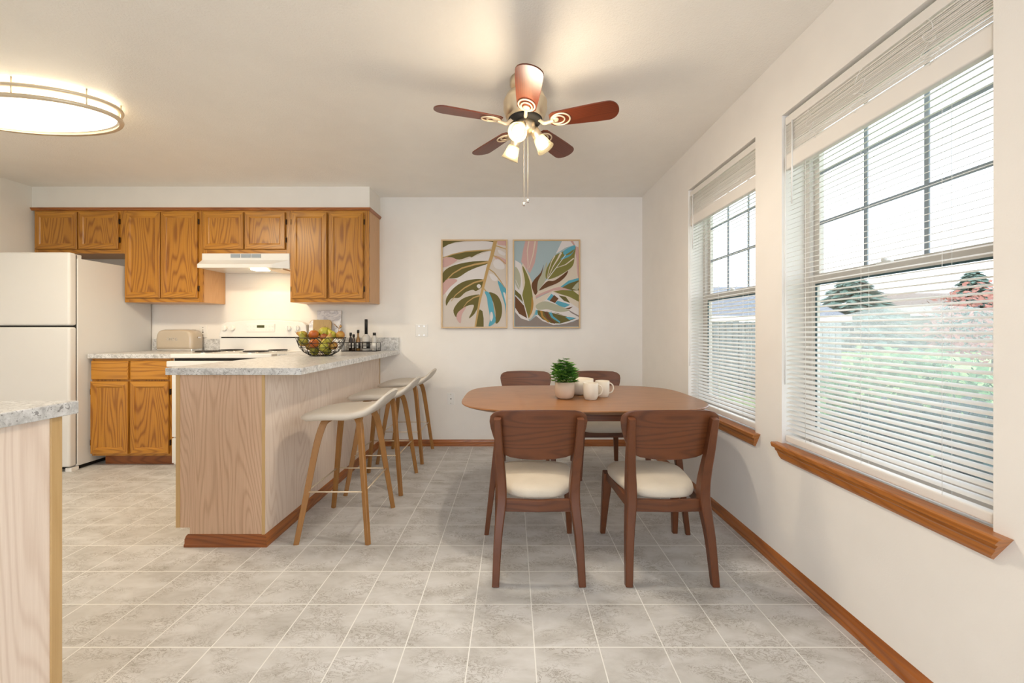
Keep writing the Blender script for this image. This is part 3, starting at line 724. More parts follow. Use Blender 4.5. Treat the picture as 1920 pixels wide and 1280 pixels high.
for k in range(5):
    ang = math.radians(-90 + 72 * k + .5)
    ol = []
    for i in range(7): ol.append((.135 + .010 * (1 - math.sin(PI * i / 6)), -.043 + .086 * i / 6))
    ol = [(.130, .032), (.150, .047), (.24, .054), (.36, .061), (.42, .062)]
    tip = [(.42 + .052 * math.sin(PI * i / 12), .062 * math.cos(PI * i / 12)) for i in range(1, 12)]
    poly = ol + tip + [(x, -y) for x, y in ol[::-1]]
    R = Matrix.Rotation(ang, 3, 'Z'); Pm = Matrix.Rotation(math.radians(-13), 3, 'X')
    def tf(p): q = R @ (Pm @ Vector((p[0], p[1], p[2]))); return (q.x, q.y, q.z)
    mb = MB(); mb.loops([[(x, y, -.003) for x, y in poly], [(x, y, .003) for x, y in poly]], 0, False)
    bl = mb.build('blade', 'blade', t, local=True, bevel=.001)
    bl.location = (0, 0, zb - CZ); bl.rotation_mode = 'QUATERNION'; bl.rotation_quaternion = (R @ Pm).to_quaternion()
    mb = MB()
    mb.tube(smooth_path([(.060, 0, .020), (.078, 0, .004), (.100, 0, -.016), (.125, 0, -.014), (.150, 0, -.009)], 3), [.009] * 13, 8)
    for cx_, ra, rb in ((.185, .048, .040), (.172, .034, .027)):
        mb.tube([(cx_ + ra * math.cos(2 * PI * i / 28), rb * math.sin(2 * PI * i / 28), -.007) for i in range(28)], .0042, 7, closed=True)
    mb.lathe([(.012, -.010), (.018, -.006), (.018, -.003)], (.158, 0, 0), 16)
    mb.build('blade_bracket', 'cream_metal', bl, local=True)
def spot(p, d, L1=.052, L2=.070):
    p = Vector(p); d = Vector(d).normalized(); q = d.to_track_quat('Z', 'Y').to_matrix()
    so = MB().lathe([(.010, -.012), (.021, -.004), (.025, .01), (.027, L1), (.022, L1 + .004)], p, 28, rot=q).build('lamp_socket', 'nickel', t)
    sp = p + d * L1
    MB().lathe([(.029, 0), (.034, .020), (.040, .052), (.047, L2), (.0455, L2), (.0385, .052), (.0325, .020), (.0275, .002)], sp, 32, rot=q).build('lamp_shade', 'shade', so)
    MB().lathe([(.012, .0), (.016, .012), (.026, .035), (.029, .046), (.024, .056), (.0, .060)], sp, 24, rot=q).build('bulb', 'bulb', so)
    l = bpy.data.lights.new('fan_lamp', 'SPOT'); l.energy = 12; l.color = (1, .88, .72); l.shadow_soft_size = .03; l.spot_size = 2.6; l.spot_blend = .9
    o = bpy.data.objects.new('fan_lamp', l); col.objects.link(o); o.location = sp + d * .074; o.rotation_mode = 'QUATERNION'; o.rotation_quaternion = (-d).to_track_quat('Z', 'Y')
spot((.050, 2.065, 2.155), (-.22, -.80, -.72))
spot((.030, 2.165, 2.145), (-.30, .25, -.75))
spot((.112, 2.135, 2.165), (.50, -.05, -.82))
MB().cyl((.050, 2.065, 2.155), (.066, 2.10, 2.17), .010).cyl((.030, 2.165, 2.145), (.058, 2.145, 2.165), .010).cyl((.112, 2.135, 2.165), (.08, 2.13, 2.165), .010).build('lamp_arms', 'cream_metal', t)
for dx, dy, zl in ((-.008, -.03, 1.775), (.012, -.035, 1.79)):
    ch = MB().cyl((fxc + dx, fyc + dy, zl), (fxc + dx, fyc + dy, CZ - .25), .0011, seg=6).build('pull_chain', 'cream_metal', t)
    MB().ell((fxc + dx, fyc + dy, zl - .008), (.009, .009, .010)).build('chain_knob', 'chrome', ch)
l = bpy.data.lights.new('fan_glow', 'POINT'); l.energy = 4.5; l.color = (1, .82, .60); l.shadow_soft_size = .08
o = bpy.data.objects.new('fan_glow', l); col.objects.link(o); o.location = (.07, 1.93, 2.0)

# ------------------------------------------------------------------ flush oval ceiling light
ox, oy = -2.71, 2.306
t = thing('ceiling_light', 'lit oval ceiling light with double brushed rim over the kitchen', 'ceiling light', (ox, oy, CZ))
def oval(rx, ry, z, n=72): return [(ox + rx * math.copysign(abs(math.cos(2 * PI * i / n)) ** .95, math.cos(2 * PI * i / n)), oy + ry * math.sin(2 * PI * i / n), z) for i in range(n)]
MB().loops([oval(.44, .185, CZ - .001), oval(.452, .195, CZ - .02), oval(.455, .198, 2.335), oval(.44, .18, 2.322), oval(.30, .11, 2.312), oval(.1, .03, 2.309)], 0, True, False, True).build('diffuser', 'diffuser', t)
for z in (2.326, 2.380):
    mb = MB(); mb.loops([oval(.464, .205, z - .008), oval(.484, .224, z - .009), oval(.488, .228, z), oval(.484, .224, z + .008), oval(.470, .211, z + .008), oval(.464, .205, z - .008)], 0, True, False, False); mb.build('rim', 'cream_metal', t)
mb = MB()
for i in range(8):
    a = 2 * PI * (i + .4) / 8; x = ox + .474 * math.cos(a); y = oy + .215 * math.sin(a); mb.cyl((x, y, 2.325), (x, y, CZ), .0035, seg=8)
mb.build('spacers', 'nickel', t)

# ------------------------------------------------------------------ pictures
def art_col(name, c): M[name] = plain('print_' + name, c, .8, bump=(700, .15), var=.01)
for n_, c_ in (('a_bg', (.62, .56, .50)), ('a_olive', (.135, .115, .030)), ('a_tan', (.50, .33, .13)), ('a_pink', (.58, .37, .34)), ('a_white', (.70, .67, .66)), ('a_blue', (.10, .37, .48)), ('a_sky', (.36, .46, .49)), ('a_brown', (.13, .055, .020)), ('a_sage', (.42, .42, .31)), ('a_grey', (.26, .22, .20)), ('a_moss', (.20, .19, .045)), ('a_cream', (.66, .58, .47)), ('a_ochre', (.42, .23, .05))): art_col(n_, c_)
AC = ['a_bg', 'a_olive', 'a_tan', 'a_pink', 'a_white', 'a_blue', 'a_sky', 'a_brown', 'a_sage', 'a_grey', 'a_moss', 'a_cream', 'a_ochre']; AI = {n: i for i, n in enumerate(AC)}
def smooth_poly(P, k=4):
    n = len(P); out = []
    for i in range(n):
        a, b, c, d = P[i - 1], P[i], P[(i + 1) % n], P[(i + 2) % n]
        for j in range(k):
            s = j / k; out.append(tuple(.5 * (2 * b[q] + (c[q] - a[q]) * s + (2 * a[q] - 5 * b[q] + 4 * c[q] - d[q]) * s * s + (3 * b[q] - a[q] - 3 * c[q] + d[q]) * s ** 3) for q in (0, 1)))
    return out
def stroke(pts, w0, w1):
    """tapered ribbon along pts"""
    L, R_ = [], []; n = len(pts)
    for i, p in enumerate(pts):
        a = pts[max(i - 1, 0)]; b = pts[min(i + 1, n - 1)]; dx, dy = b[0] - a[0], b[1] - a[1]; l = math.hypot(dx, dy) or 1
        w = (w0 + (w1 - w0) * i / (n - 1)) / 2; L.append((p[0] - dy / l * w, p[1] + dx / l * w)); R_.append((p[0] + dy / l * w, p[1] - dx / l * w))
    return L + R_[::-1]
def picture(label, fx0_, fx1_, bg, shapes, clip):
    X0, X1 = wx(800 + fx0_ / 6, D), wx(800 + fx1_ / 6, D); Z0, Z1 = wz(615.3, D), wz(450.3, D)
    t = thing('framed_picture', label, 'picture', ((X0 + X1) / 2, D - .02, Z0), group='leaf pictures on the back wall')
    w = .014; mb = MB()
    mb.box(X0, X0 + w, D - .038, D - .001, Z0, Z1).box(X1 - w, X1, D - .038, D - .001, Z0, Z1).box(X0 + w, X1 - w, D - .038, D - .001, Z0, Z0 + w).box(X0 + w, X1 - w, D - .038, D - .001, Z1 - w, Z1)
    mb.build('frame', 'frame_wood', t, bevel=.0015)
    mb = MB(); mb.box(X0 + w, X1 - w, D - .026, D - .002, Z0 + w, Z1 - w, AI[bg])
    c0_, c1_, r0_, r1_ = clip
    for i, (cn, P, sm) in enumerate(shapes):
        Q = smooth_poly(P) if sm else P
        Q = [(min(max(x, c0_), c1_), min(max(y, r0_), r1_)) for x, y in Q]
        yy = D - .0262 - i * .00012
        mb.add([(wx(800 + x / 6, D), yy, wz(430 + y / 6, D)) for x, y in Q][::-1], [tuple(range(len(Q)))], AI[cn])
    mb.build('print', AC, t)
S1 = [
 ('a_white', [(185, 210), (330, 160), (600, 140), (740, 140), (700, 225), (450, 250), (185, 310)], 1),
 ('a_white', [(185, 500), (300, 400), (520, 320), (720, 250), (690, 350), (450, 380), (250, 450)], 1),
 ('a_white', [(225, 560), (400, 500), (560, 430), (690, 390), (640, 560), (480, 580), (320, 660), (230, 760)], 1),
 ('a_pink', [(185, 345), (240, 318), (350, 345), (260, 410), (185, 430)], 1),
 ('a_pink', [(185, 600), (260, 560), (350, 575), (270, 650), (185, 740)], 1),
 ('a_pink', [(790, 133), (897, 133), (897, 190), (800, 178)], 0),
 ('a_pink', [(790, 300), (897, 350), (897, 400), (770, 330)], 1),
 ('a_olive', [(185, 133), (480, 133), (330, 150), (250, 175), (185, 212)], 0),
 ('a_olive', [(560, 133), (752, 133), (750, 148), (680, 140)], 0),
 ('a_olive', [(230, 310), (400, 262), (560, 245), (720, 242), (640, 258), (560, 290), (510, 318), (480, 312), (370, 345), (290, 320)], 1),
 ('a_olive', [(185, 500), (260, 430), (400, 385), (560, 362), (700, 362), (690, 390), (560, 435), (460, 480), (350, 548), (240, 560), (185, 605)], 1),
 ('a_olive', [(225, 860), (225, 780), (300, 670), (420, 590), (560, 562), (655, 575), (635, 640), (560, 695), (520, 682), (440, 710), (370, 770), (290, 775), (250, 820)], 1),
 ('a_olive', [(305, 910), (370, 810), (470, 755), (612, 740), (590, 850), (540, 950), (478, 1000), (515, 920), (530, 850), (440, 870), (380, 920), (340, 990)], 1),
 ('a_olive', [(548, 1095), (570, 960), (600, 900), (630, 920), (643, 1000), (643, 1095)], 0),
 ('a_olive', [(700, 712), (790, 740), (840, 830), (848, 940), (820, 1030), (778, 1055), (775, 930), (750, 820)], 1),
 ('a_tan', stroke([(185, 325), (300, 285), (440, 255), (600, 242), (730, 238)], 10, 14), 0),
 ('a_tan', stroke([(235, 565), (300, 500), (400, 440), (540, 400), (700, 372)], 10, 22), 0),
 ('a_tan', stroke([(280, 810), (330, 740), (430, 660), (540, 600), (655, 572)], 6, 20), 0),
 ('a_tan', stroke([(415, 880), (460, 820), (530, 770), (612, 742)], 6, 16), 0),
 ('a_tan', stroke([(775, 133), (735, 300), (690, 440), (640, 640), (600, 800), (550, 1095)], 44, 18), 0),
 ('a_tan', stroke([(780, 190), (897, 228)], 12, 10), 0),
 ('a_tan', stroke([(740, 295), (820, 330), (897, 395)], 12, 9), 0),
 ('a_tan', stroke([(700, 448), (760, 490), (830, 580), (897, 680)], 12, 7), 0),
 ('a_tan', stroke([(645, 668), (720, 760), (760, 880), (775, 1050)], 12, 6), 0),
 ('a_pink', [(340, 1000), (360, 930), (450, 868), (400, 960), (385, 1055)], 1),
 ('a_blue', [(655, 705), (700, 712), (740, 800), (765, 940), (775, 1040), (700, 1090), (715, 1000), (690, 850), (680, 770)], 1),
 ('a_white', [(720, 935), (740, 935), (748, 990), (728, 1035), (715, 1000)], 1),
 ('a_blue', [(800, 590), (830, 600), (870, 650), (897, 700), (897, 960), (880, 850), (840, 720)], 1),
 ('a_white', [(862, 715), (885, 720), (897, 780), (897, 850), (880, 790)], 1),
 ('a_white', [(565, 640), (590, 618), (614, 640), (592, 668)], 1),
 ('a_white', [(750, 370), (800, 340), (860, 380), (875, 440), (820, 455), (765, 430)], 1),
 ('a_white', [(590, 165), (640, 158), (715, 170), (715, 192), (650, 202), (590, 190)], 1),
 ('a_white', [(705, 510), (740, 505), (795, 545), (790, 580), (740, 575)], 1),
 ('a_white', [(805, 235), (850, 250), (890, 280), (870, 300), (815, 275)], 1),
]
S2 = [
 ('a_pink', [(1110, 133), (1250, 133), (1240, 230), (1215, 380), (1160, 500), (1110, 430), (1062, 370), (1085, 230)], 0),
 ('a_cream', stroke([(1150, 133), (1130, 250), (1140, 400), (1135, 470)], 12, 6), 0),
 ('a_cream', stroke([(1220, 133), (1195, 290), (1150, 440)], 16, 6), 0),
 ('a_white', [(1520, 133), (1710, 133), (1710, 240), (1660, 180), (1560, 210), (1450, 280)], 0),
 ('a_pink', [(1610, 133), (1640, 133), (1665, 185), (1645, 182)], 0),
 ('a_cream', [(1450, 290), (1710, 200), (1710, 620), (1480, 660), (1250, 760), (1200, 760), (1300, 600), (1560, 480), (1640, 400)], 0),
 ('a_pink', [(1660, 210), (1710, 240), (1710, 560), (1690, 500), (1680, 330)], 1),
 ('a_pink', [(1240, 740), (1480, 650), (1620, 680), (1420, 700), (1300, 740), (1220, 780)], 1),
 ('a_grey', [(995, 930), (1060, 1000), (1160, 1030), (1230, 975), (1330, 1040), (1480, 1075), (1640, 1040), (1710, 1005), (1710, 1090), (995, 1090)], 0),
 ('a_white', [(995, 350), (1060, 390), (1100, 500), (1110, 650), (1080, 720), (1090, 830), (1020, 760), (995, 730)], 0),
 ('a_sage', [(995, 430), (1040, 480), (1060, 580), (1040, 680), (995, 600)], 1),
 ('a_olive', [(995, 680), (1060, 740), (1085, 820), (995, 735)], 0),
 ('a_white', [(995, 740), (1100, 850), (1150, 1030), (1060, 1000), (995, 930)], 0),
 ('a_brown', [(995, 750), (1095, 860), (1130, 1000), (1040, 950), (995, 880)], 0),
 ('a_cream', [(1070, 400), (1140, 500), (1200, 640), (1228, 800), (1210, 940), (1150, 1010), (1100, 860)], 1),
 ('a_moss', [(1075, 415), (1140, 530), (1180, 680), (1195, 820), (1180, 920), (1140, 1000), (1100, 860), (1075, 740), (1105, 600)], 1),
 ('a_ochre', [(1182, 760), (1200, 830), (1185, 930), (1145, 995), (1170, 900)], 1),
 ('a_white', stroke([(1000, 570), (1060, 700), (1100, 860), (1140, 1000)], 4, 8), 0),
 ('a_brown', [(1315, 400), (1280, 490), (1215, 560), (1180, 620), (1190, 680), (1220, 740), (1250, 690), (1250, 600), (1290, 510)], 1),
 ('a_sage', [(1350, 370), (1300, 490), (1250, 590), (1245, 700), (1290, 650), (1330, 580), (1345, 470)], 1),
 ('a_moss', [(1665, 190), (1560, 240), (1440, 300), (1380, 380), (1340, 470), (1345, 560), (1440, 545), (1560, 480), (1640, 410), (1660, 300)], 1),
 ('a_cream', stroke([(1440, 300), (1400, 370), (1375, 450), (1352, 550)], 12, 5), 0),
 ('a_cream', stroke([(1510, 265), (1470, 340), (1420, 420), (1360, 550)], 22, 4), 0),
 ('a_blue', [(1662, 185), (1560, 230), (1530, 270), (1545, 300), (1500, 345), (1600, 310), (1655, 240)], 1),
 ('a_moss', [(1655, 230), (1590, 270), (1550, 300), (1620, 280)], 1),
 ('a_white', stroke([(1560, 290), (1480, 400), (1370, 545), (1260, 690)], 5, 9), 0),
 ('a_cream', stroke([(1650, 330), (1560, 400), (1450, 440)], 14, 5), 0),
 ('a_brown', [(1585, 470), (1520, 520), (1430, 580), (1350, 590), (1260, 690), (1360, 650), (1480, 600), (1560, 530)], 1),
 ('a_blue', [(1500, 650), (1590, 580), (1710, 550), (1710, 575), (1600, 610), (1530, 655)], 0),
 ('a_olive', [(1520, 655), (1600, 610), (1710, 575), (1710, 720), (1620, 685)], 0),
 ('a_sage', [(1630, 670), (1670, 620), (1710, 590), (1710, 660), (1690, 690)], 0),
 ('a_cream', [(1215, 790), (1420, 690), (1710, 690), (1710, 1000), (1215, 960)], 0),
 ('a_white', [(1410, 705), (1500, 745), (1600, 820), (1710, 890), (1710, 1010), (1560, 1060), (1420, 1075), (1300, 1030), (1215, 960), (1230, 850), (1330, 800)], 0),
 ('a_moss', [(1420, 700), (1520, 685), (1640, 690), (1710, 740), (1710, 815), (1600, 760), (1500, 730)], 0),
 ('a_blue', [(1400, 725), (1350, 790), (1380, 805), (1430, 750)], 0),
 ('a_brown', [(1430, 740), (1380, 805), (1440, 830), (1480, 780)], 0),
 ('a_blue', [(1440, 830), (1470, 805), (1560, 830), (1610, 850), (1550, 880), (1490, 865)], 0),
 ('a_olive', [(1480, 745), (1560, 760), (1610, 830), (1540, 805)], 0),
 ('a_sage', [(1230, 850), (1330, 810), (1460, 850), (1560, 890), (1600, 915), (1480, 930), (1360, 900), (1290, 905), (1240, 900)], 1),
 ('a_brown', [(1550, 890), (1640, 870), (1600, 900)], 0),
 ('a_grey', [(1580, 900), (1710, 970), (1710, 985), (1620, 940)], 0),
 ('a_olive', [(1240, 905), (1340, 925), (1480, 945), (1580, 985), (1680, 998), (1600, 1030), (1500, 1058), (1400, 1055), (1300, 1010), (1250, 960)], 0),
 ('a_blue', [(1215, 960), (1225, 905), (1245, 905), (1245, 965)], 0),
 ('a_ochre', stroke([(1285, 915), (1300, 980), (1370, 1045)], 26, 16), 0),
 ('a_brown', stroke([(1335, 925), (1360, 990), (1440, 1055)], 40, 22), 0),
 ('a_blue', stroke([(1385, 930), (1410, 985), (1495, 1045)], 34, 14), 0),
 ('a_blue', [(1555, 985), (1620, 985), (1680, 998), (1600, 1018)], 0),
 ('a_white', stroke([(1240, 905), (1400, 935), (1560, 975), (1700, 1000)], 5, 4), 0),
]
picture('left framed print of a large striped monstera leaf on the back wall', 170, 910, 'a_bg', S1, (186, 896, 134, 1094))
picture('right framed print of overlapping pointed leaves on a blue ground', 968, 1722, 'a_sky', S2, (985, 1705, 134, 1094))

# ------------------------------------------------------------------ wall plates
def plate(name, label, cat, px0, px1, py0, py1, screws, slots=()):
    x0, x1, z0, z1 = wx(px0, D), wx(px1, D), wz(py1, D), wz(py0, D)
    t = thing(name, label, cat, ((x0 + x1) / 2, D, (z0 + z1) / 2))
    MB().box(x0, x1, D - .007, D + .0005, z0, z1).build('cover_plate', 'plastic', t, bevel=.002)
    for px, py in screws:
        MB().cyl((wx(px, D), D - .0085, wz(py, D)), (wx(px, D), D - .004, wz(py, D)), .004, seg=10).build('screw', 'chrome', t)
    for px, py, r in slots:
        MB().cyl((wx(px, D), D - .0078, wz(py, D)), (wx(px, D), D - .004, wz(py, D)), r, seg=12).build('socket', 'black', t)
plate('blank_plate', 'white double blank wall plate left of the pictures', 'wall plate', 779.5, 802, 608, 631, [(786, 611.5), (795.5, 611.5), (786, 628), (795.5, 628)])
plate('cable_plate', 'white cable outlet plate low on the back wall', 'outlet', 838.5, 852, 736, 758, [(845.5, 739), (845.5, 755.5)], [(845.7, 747.3, .006)])
plate('power_outlet', 'white power outlet on the wall between toaster and range', 'outlet', 375, 388.5, 610, 632.5, [(381.5, 627.5)], [(381.5, 618.5, .004), (381.5, 622.5, .006), (381.5, 614.0, .004)])

# ------------------------------------------------------------------ toaster
ty = 3.90; tx0, tx1 = wx(294, ty - .06), wx(363, ty - .06)
t = thing('toaster', 'rounded cream retro toaster on the left counter', 'toaster', ((tx0 + tx1) / 2, ty, CTZ))
L = []; hh = .197
def tsec(ins, y):
    p = []
    for i in range(40):
        a = 2 * PI * i / 40; c_, s_ = math.cos(a), math.sin(a)
        u = math.copysign(abs(c_) ** (2 / (6 if s_ > 0 else 14)), c_); v = math.copysign(abs(s_) ** (2 / (4.2 if s_ > 0 else 14)), s_)
        z = .112 + .090 * v * (1 - ins * 6) if v > 0 else .112 + .100 * v
        w = (tx1 - tx0) / 2 * (1 - .07 * max(0, v) ** 1.0)
        p.append(((tx0 + tx1) / 2 + u * (w - ins), y, CTZ + max(z, .014 + ins)))
    return p
MB().loops([tsec(.030, ty - .082), tsec(.012, ty - .078), tsec(.003, ty - .066), tsec(0, ty - .050), tsec(0, ty + .05), tsec(.012, ty + .07)], 0, True).build('body', 'toaster', t)
MB().box(tx0 + .012, tx1 - .004, ty - .074, ty + .06, CTZ, CTZ + .022).build('base_band', 'chrome', t, bevel=.004)
for dy in (-.022, .022): MB().box(tx0 + .05, tx1 - .05, ty + dy - .012, ty + dy + .012, CTZ + .198, CTZ + .2035).build('slot', 'chrome', t, bevel=.001)
MB().box(tx1 - .004, tx1 + .016, ty - .015, ty + .015, CTZ + .12, CTZ + .135).build('lever', 'chrome', t, bevel=.003)
tc = bpy.data.curves.new('emblem', 'FONT'); tc.body = 'SMEG'; tc.size = .036; tc.extrude = .0012; tc.space_character = 1.25; tc.materials.append(M['chrome'])
tf_ = bpy.data.objects.new('emblem_text', tc); col.objects.link(tf_)
tm_ = bpy.data.meshes.new_from_object(tf_.evaluated_get(bpy.context.evaluated_depsgraph_get())); bpy.data.objects.remove(tf_)
to = bpy.data.objects.new('emblem', tm_); col.objects.link(to); to.parent = t; to.rotation_euler = (PI / 2, 0, 0); to.location = (-.062, -.083, .100)

# ------------------------------------------------------------------ fruit bowl
fbx, fby = wx(602.5, 3.14), 3.14
t = thing('fruit_bowl', 'black wire bowl heaped with fruit on the breakfast bar', 'bowl', (fbx, fby, CTZ))
def br(h): 
    P = [(0, .070), (.012, .098), (.035, .128), (.065, .150), (.10, .165), (.138, .175)]
    for (a, b), (c_, d) in zip(P, P[1:]):
        if h <= c_: return b + (d - b) * (h - a) / (c_ - a)
    return .175
mb = MB(); lev = [.003, .030, .065, .100, .138]; nseg = 14
for i, h in enumerate(lev): 
    n = nseg; off = (i % 2) * .5
    pts = [(fbx + br(h) * math.cos(2 * PI * (k + off) / n), fby + br(h) * math.sin(2 * PI * (k + off) / n), CTZ + h) for k in range(n)]
    mb.tube(pts if 0 < i < 4 else [(fbx + br(h) * math.cos(2 * PI * k / 48), fby + br(h) * math.sin(2 * PI * k / 48), CTZ + h) for k in range(48)], .0021 if i < 4 else .0032, 6, closed=True)
    if i < 4:
        h2 = lev[i + 1]; off2 = ((i + 1) % 2) * .5
        for k in range(n):
            p = (fbx + br(h) * math.cos(2 * PI * (k + off) / n), fby + br(h) * math.sin(2 * PI * (k + off) / n), CTZ + h)
            for d in (0, 1 if off2 == 0 and off == .5 else -1):
                kk = k + off2 + d; q = (fbx + br(h2) * math.cos(2 * PI * kk / n), fby + br(h2) * math.sin(2 * PI * kk / n), CTZ + h2); mb.cyl(p, q, .0019, seg=5)
mb.build('wire_frame', 'black', t)
MB().lathe([(.071, .001), (.071, .004), (0, .004)], (fbx, fby, CTZ), 28).build('bowl_base', 'black', t)
def fruit_mat(n, a, b):
    m, nt, bs, o = nmat(n); co = objco(nt); nn = N(nt, 'TexNoise', Scale=14.0, Detail=4.0); nt.links.new(co, nn.inputs[0])
    nt.links.new(ramp(nt, nn.outputs[0], [(.38, a), (.62, b)]), bs.inputs['Base Color']); bs.inputs['Roughness'].default_value = .4; M[n] = m
fruit_mat('pear_skin', (.17, .17, .015), (.33, .29, .03)); fruit_mat('pear_red', (.42, .13, .03), (.42, .38, .05)); fruit_mat('orange_skin', (.50, .16, .015), (.40, .09, .01)); fruit_mat('apple_skin', (.20, .03, .015), (.40, .14, .03)); fruit_mat('quince_skin', (.50, .42, .04), (.40, .38, .04)); fruit_mat('peach_skin', (.38, .11, .02), (.45, .25, .04))
def fruit(kind, mt, dx, dy, h, r, label, tilt=(0, 0, 0)):
    cat = kind
    o = thing(kind, label, cat, (fbx + dx, fby + dy, CTZ + h), group='fruit in the wire bowl'); o.rotation_euler = tilt
    if kind == 'pear': pr = [(0, -r * .92), (r * .45, -r * .88), (r * .85, -r * .6), (r, -.1 * r), (r * .92, .35 * r), (r * .66, .8 * r), (r * .45, 1.2 * r), (r * .34, 1.5 * r), (r * .16, 1.66 * r), (0, 1.68 * r)]; top = 1.66 * r
    else: pr = [(0, -r * .86), (r * .4, -r * .9), (r * .8, -.6 * r), (r, 0), (r * .84, .56 * r), (r * .45, .88 * r), (r * .16, .86 * r), (0, .80 * r)]; top = .8 * r
    MB().lathe(pr, (0, 0, 0), 24).build('flesh', mt, o, local=True)
    MB().tube([(0, 0, top - .004), (.001, 0, top + .007), (.004, 0, top + .014)], .0014, 5).build('stem', 'soil', o, local=True)
U = .000362   # metres per enlarged-survey unit at the bowl
def fp(x, y): return (x - 595) * U, (fz(y))
def fz(y): return wz(570 + y * .0885, fby) - CTZ
FR = [('pear', 'pear_skin', 360, 790, -.085, .036, 'green pear inside the bowl at the left, behind the wires', (.1, -.2, 0)),
      ('pear', 'pear_skin', 520, 1030, -.070, .034, 'green pear at the bottom of the bowl, left of centre', (1.2, 0, .6)),
      ('pear', 'quince_skin', 790, 900, -.080, .037, 'yellow green pear upright inside the bowl, right of centre', (.1, .15, 0)),
      ('orange', 'orange_skin', 615, 830, -.112, .035, 'orange in the middle of the bowl front', (0, 0, 0)),
      ('orange', 'orange_skin', 490, 645, -.040, .038, 'orange on top of the heap, left of the yellow quince', (0, 0, 0)),
      ('quince', 'quince_skin', 640, 610, .030, .050, 'large yellow green quince topping the heap', (0, 0, 0)),
      ('apple', 'apple_skin', 715, 700, -.050, .030, 'dark red apple on the heap below the quince', (.3, 0, 0)),
      ('pear', 'quince_skin', 820, 660, .000, .034, 'yellow pear leaning on the heap, right of the quince', (0, -.6, 0)),
      ('peach', 'peach_skin', 1010, 655, -.010, .034, 'orange red peach on the right rim of the bowl', (0, 0, 0)),
      ('pear', 'pear_red', 235, 670, -.01, .032, 'speckled pear lying on the left rim with its stem out', (0, -1.25, 0)),
      ('peach', 'peach_skin', 215, 800, -.02, .030, 'peach inside the bowl at its far left', (0, 0, 0)),
      ('peach', 'peach_skin', 910, 870, -.055, .034, 'peach inside the bowl at the right, beside the upright pear', (0, 0, 0)),
      ('peach', 'peach_skin', 430, 890, -.060, .032, 'peach low in the bowl left of the middle orange', (0, 0, 0)),
      ('pear', 'pear_red', 850, 770, -.075, .030, 'small pear under the rim at the right of the bowl', (0, .3, 0)),
      ('pear', 'pear_skin', 760, 1030, -.050, .033, 'pear at the bottom of the bowl, right of centre', (1.2, 0, -.8)),
      ('peach', 'peach_skin', 350, 680, .02, .033, 'peach peeking over the rim between the lying pear and the orange', (0, 0, 0))]
FP = [Vector(((x - 595) * U, dy, max(fz(y), r + .008))) for k, m_, x, y, dy, r, lab, tl in FR]
for it in range(60):   # let the fruits settle against each other and the wires
    for i in range(len(FR)):
        for j in range(i):
            d = FP[i] - FP[j]; q = (FR[i][5] + FR[j][5]) * .97 - d.length
            if q > 0: d.normalize(); FP[i] += d * q * .5; FP[j] -= d * q * .5
        r = FR[i][5]; p = FP[i]; p.z = max(p.z, r + .006)
        if p.z < .135:
            lim = max(.01, br(max(0, p.z - .4 * r)) - r); rad = math.hypot(p.x, p.y)
            if rad > lim: p.x *= lim / rad; p.y *= lim / rad
for (k, m_, x, y, dy, r, lab, tl), p in zip(FR, FP): fruit(k, m_, p.x, p.y, p.z, r * .97, lab, tl)

# ------------------------------------------------------------------ tray with bottles
tyy = 3.84
trx0, trx1 = wx(645.5, tyy), wx(709.5, tyy)
t = thing('wire_tray', 'black wire tray holding the bottles by the back wall', 'tray', ((trx0 + trx1) / 2, tyy, CTZ))
mb = MB(); MB_ = mb
def rect(z, r=.0022): mb.tube([(trx0, tyy - .06, z), (trx1, tyy - .06, z), (trx1, tyy + .06, z), (trx0, tyy + .06, z), (trx0, tyy - .06, z)], r, 6)
mb.box(trx0, trx1, tyy - .06, tyy + .06, CTZ, CTZ + .004)
rect(CTZ + .080); rect(CTZ + .004)
for x in (trx0, trx1):
    for y in (tyy - .06, tyy + .06): mb.cyl((x, y, CTZ), (x, y, CTZ + .08), .0025, seg=6)
mb.build('tray_frame', 'black', t)
def lq(n, c, rough=.15):
    M[n] = plain(n, c, rough, var=.02, coat=.6)
lq('brown_glass', (.035, .018, .008)); lq('amber_oil', (.28, .14, .03)); lq('clear_bottle', (.55, .53, .50)); lq('label_black', (.015, .015, .015), .6); lq('label_grey', (.45, .43, .42), .6)
def bottle(px, dy, r, hb, hn, rn, mt, label, lab_mat, cap_h=.025, z_lab=(.02, .08), neckmat=None):
    x = wx(px, tyy + dy); y = tyy + dy; z = CTZ + .0045
    o = thing('bottle', label, 'bottle', (x, y, z), group='bottles in the wire tray')
    MB().lathe([(r * .9, 0), (r, .004), (r, hb), (r * .85, hb + .012), (rn * 1.2, hb + .03), (rn, hb + .04), (rn, hn)], (x, y, z), 24).build('glass', mt, o)
    MB().lathe([(rn + .003, hn - cap_h), (rn + .003, hn + .002), (rn, hn + .004)], (x, y, z), 20).build('cap', 'black', o)
    MB().lathe([(r + .0008, z_lab[0]), (r + .0008, z_lab[1])], (x, y, z), 24).build('paper_label', lab_mat, o)
    # pale strokes across the label, like upright lettering
    if lab_mat == 'label_black':
        for k in range(4):
            zz = z + z_lab[0] + .008 + k * (z_lab[1] - z_lab[0] - .01) / 4
            MB().box(x - r * .4, x + r * .4, y - r - .0012, y - r * .85, zz, zz + .006).build('lettering', 'plastic', o)
bottle(657.5, .02, .018, .095, .165, .008, 'brown_glass', 'dark glass bottle at the left end of the tray, behind the shorter one', 'label_black')
bottle(663, -.03, .016, .085, .150, .008, 'brown_glass', 'short dark glass bottle in front, second from the left in the tray', 'label_black')
bottle(671.5, 0, .019, .100, .190, .008, 'amber_oil', 'amber oil bottle with black cap in the middle of the tray', 'label_black')
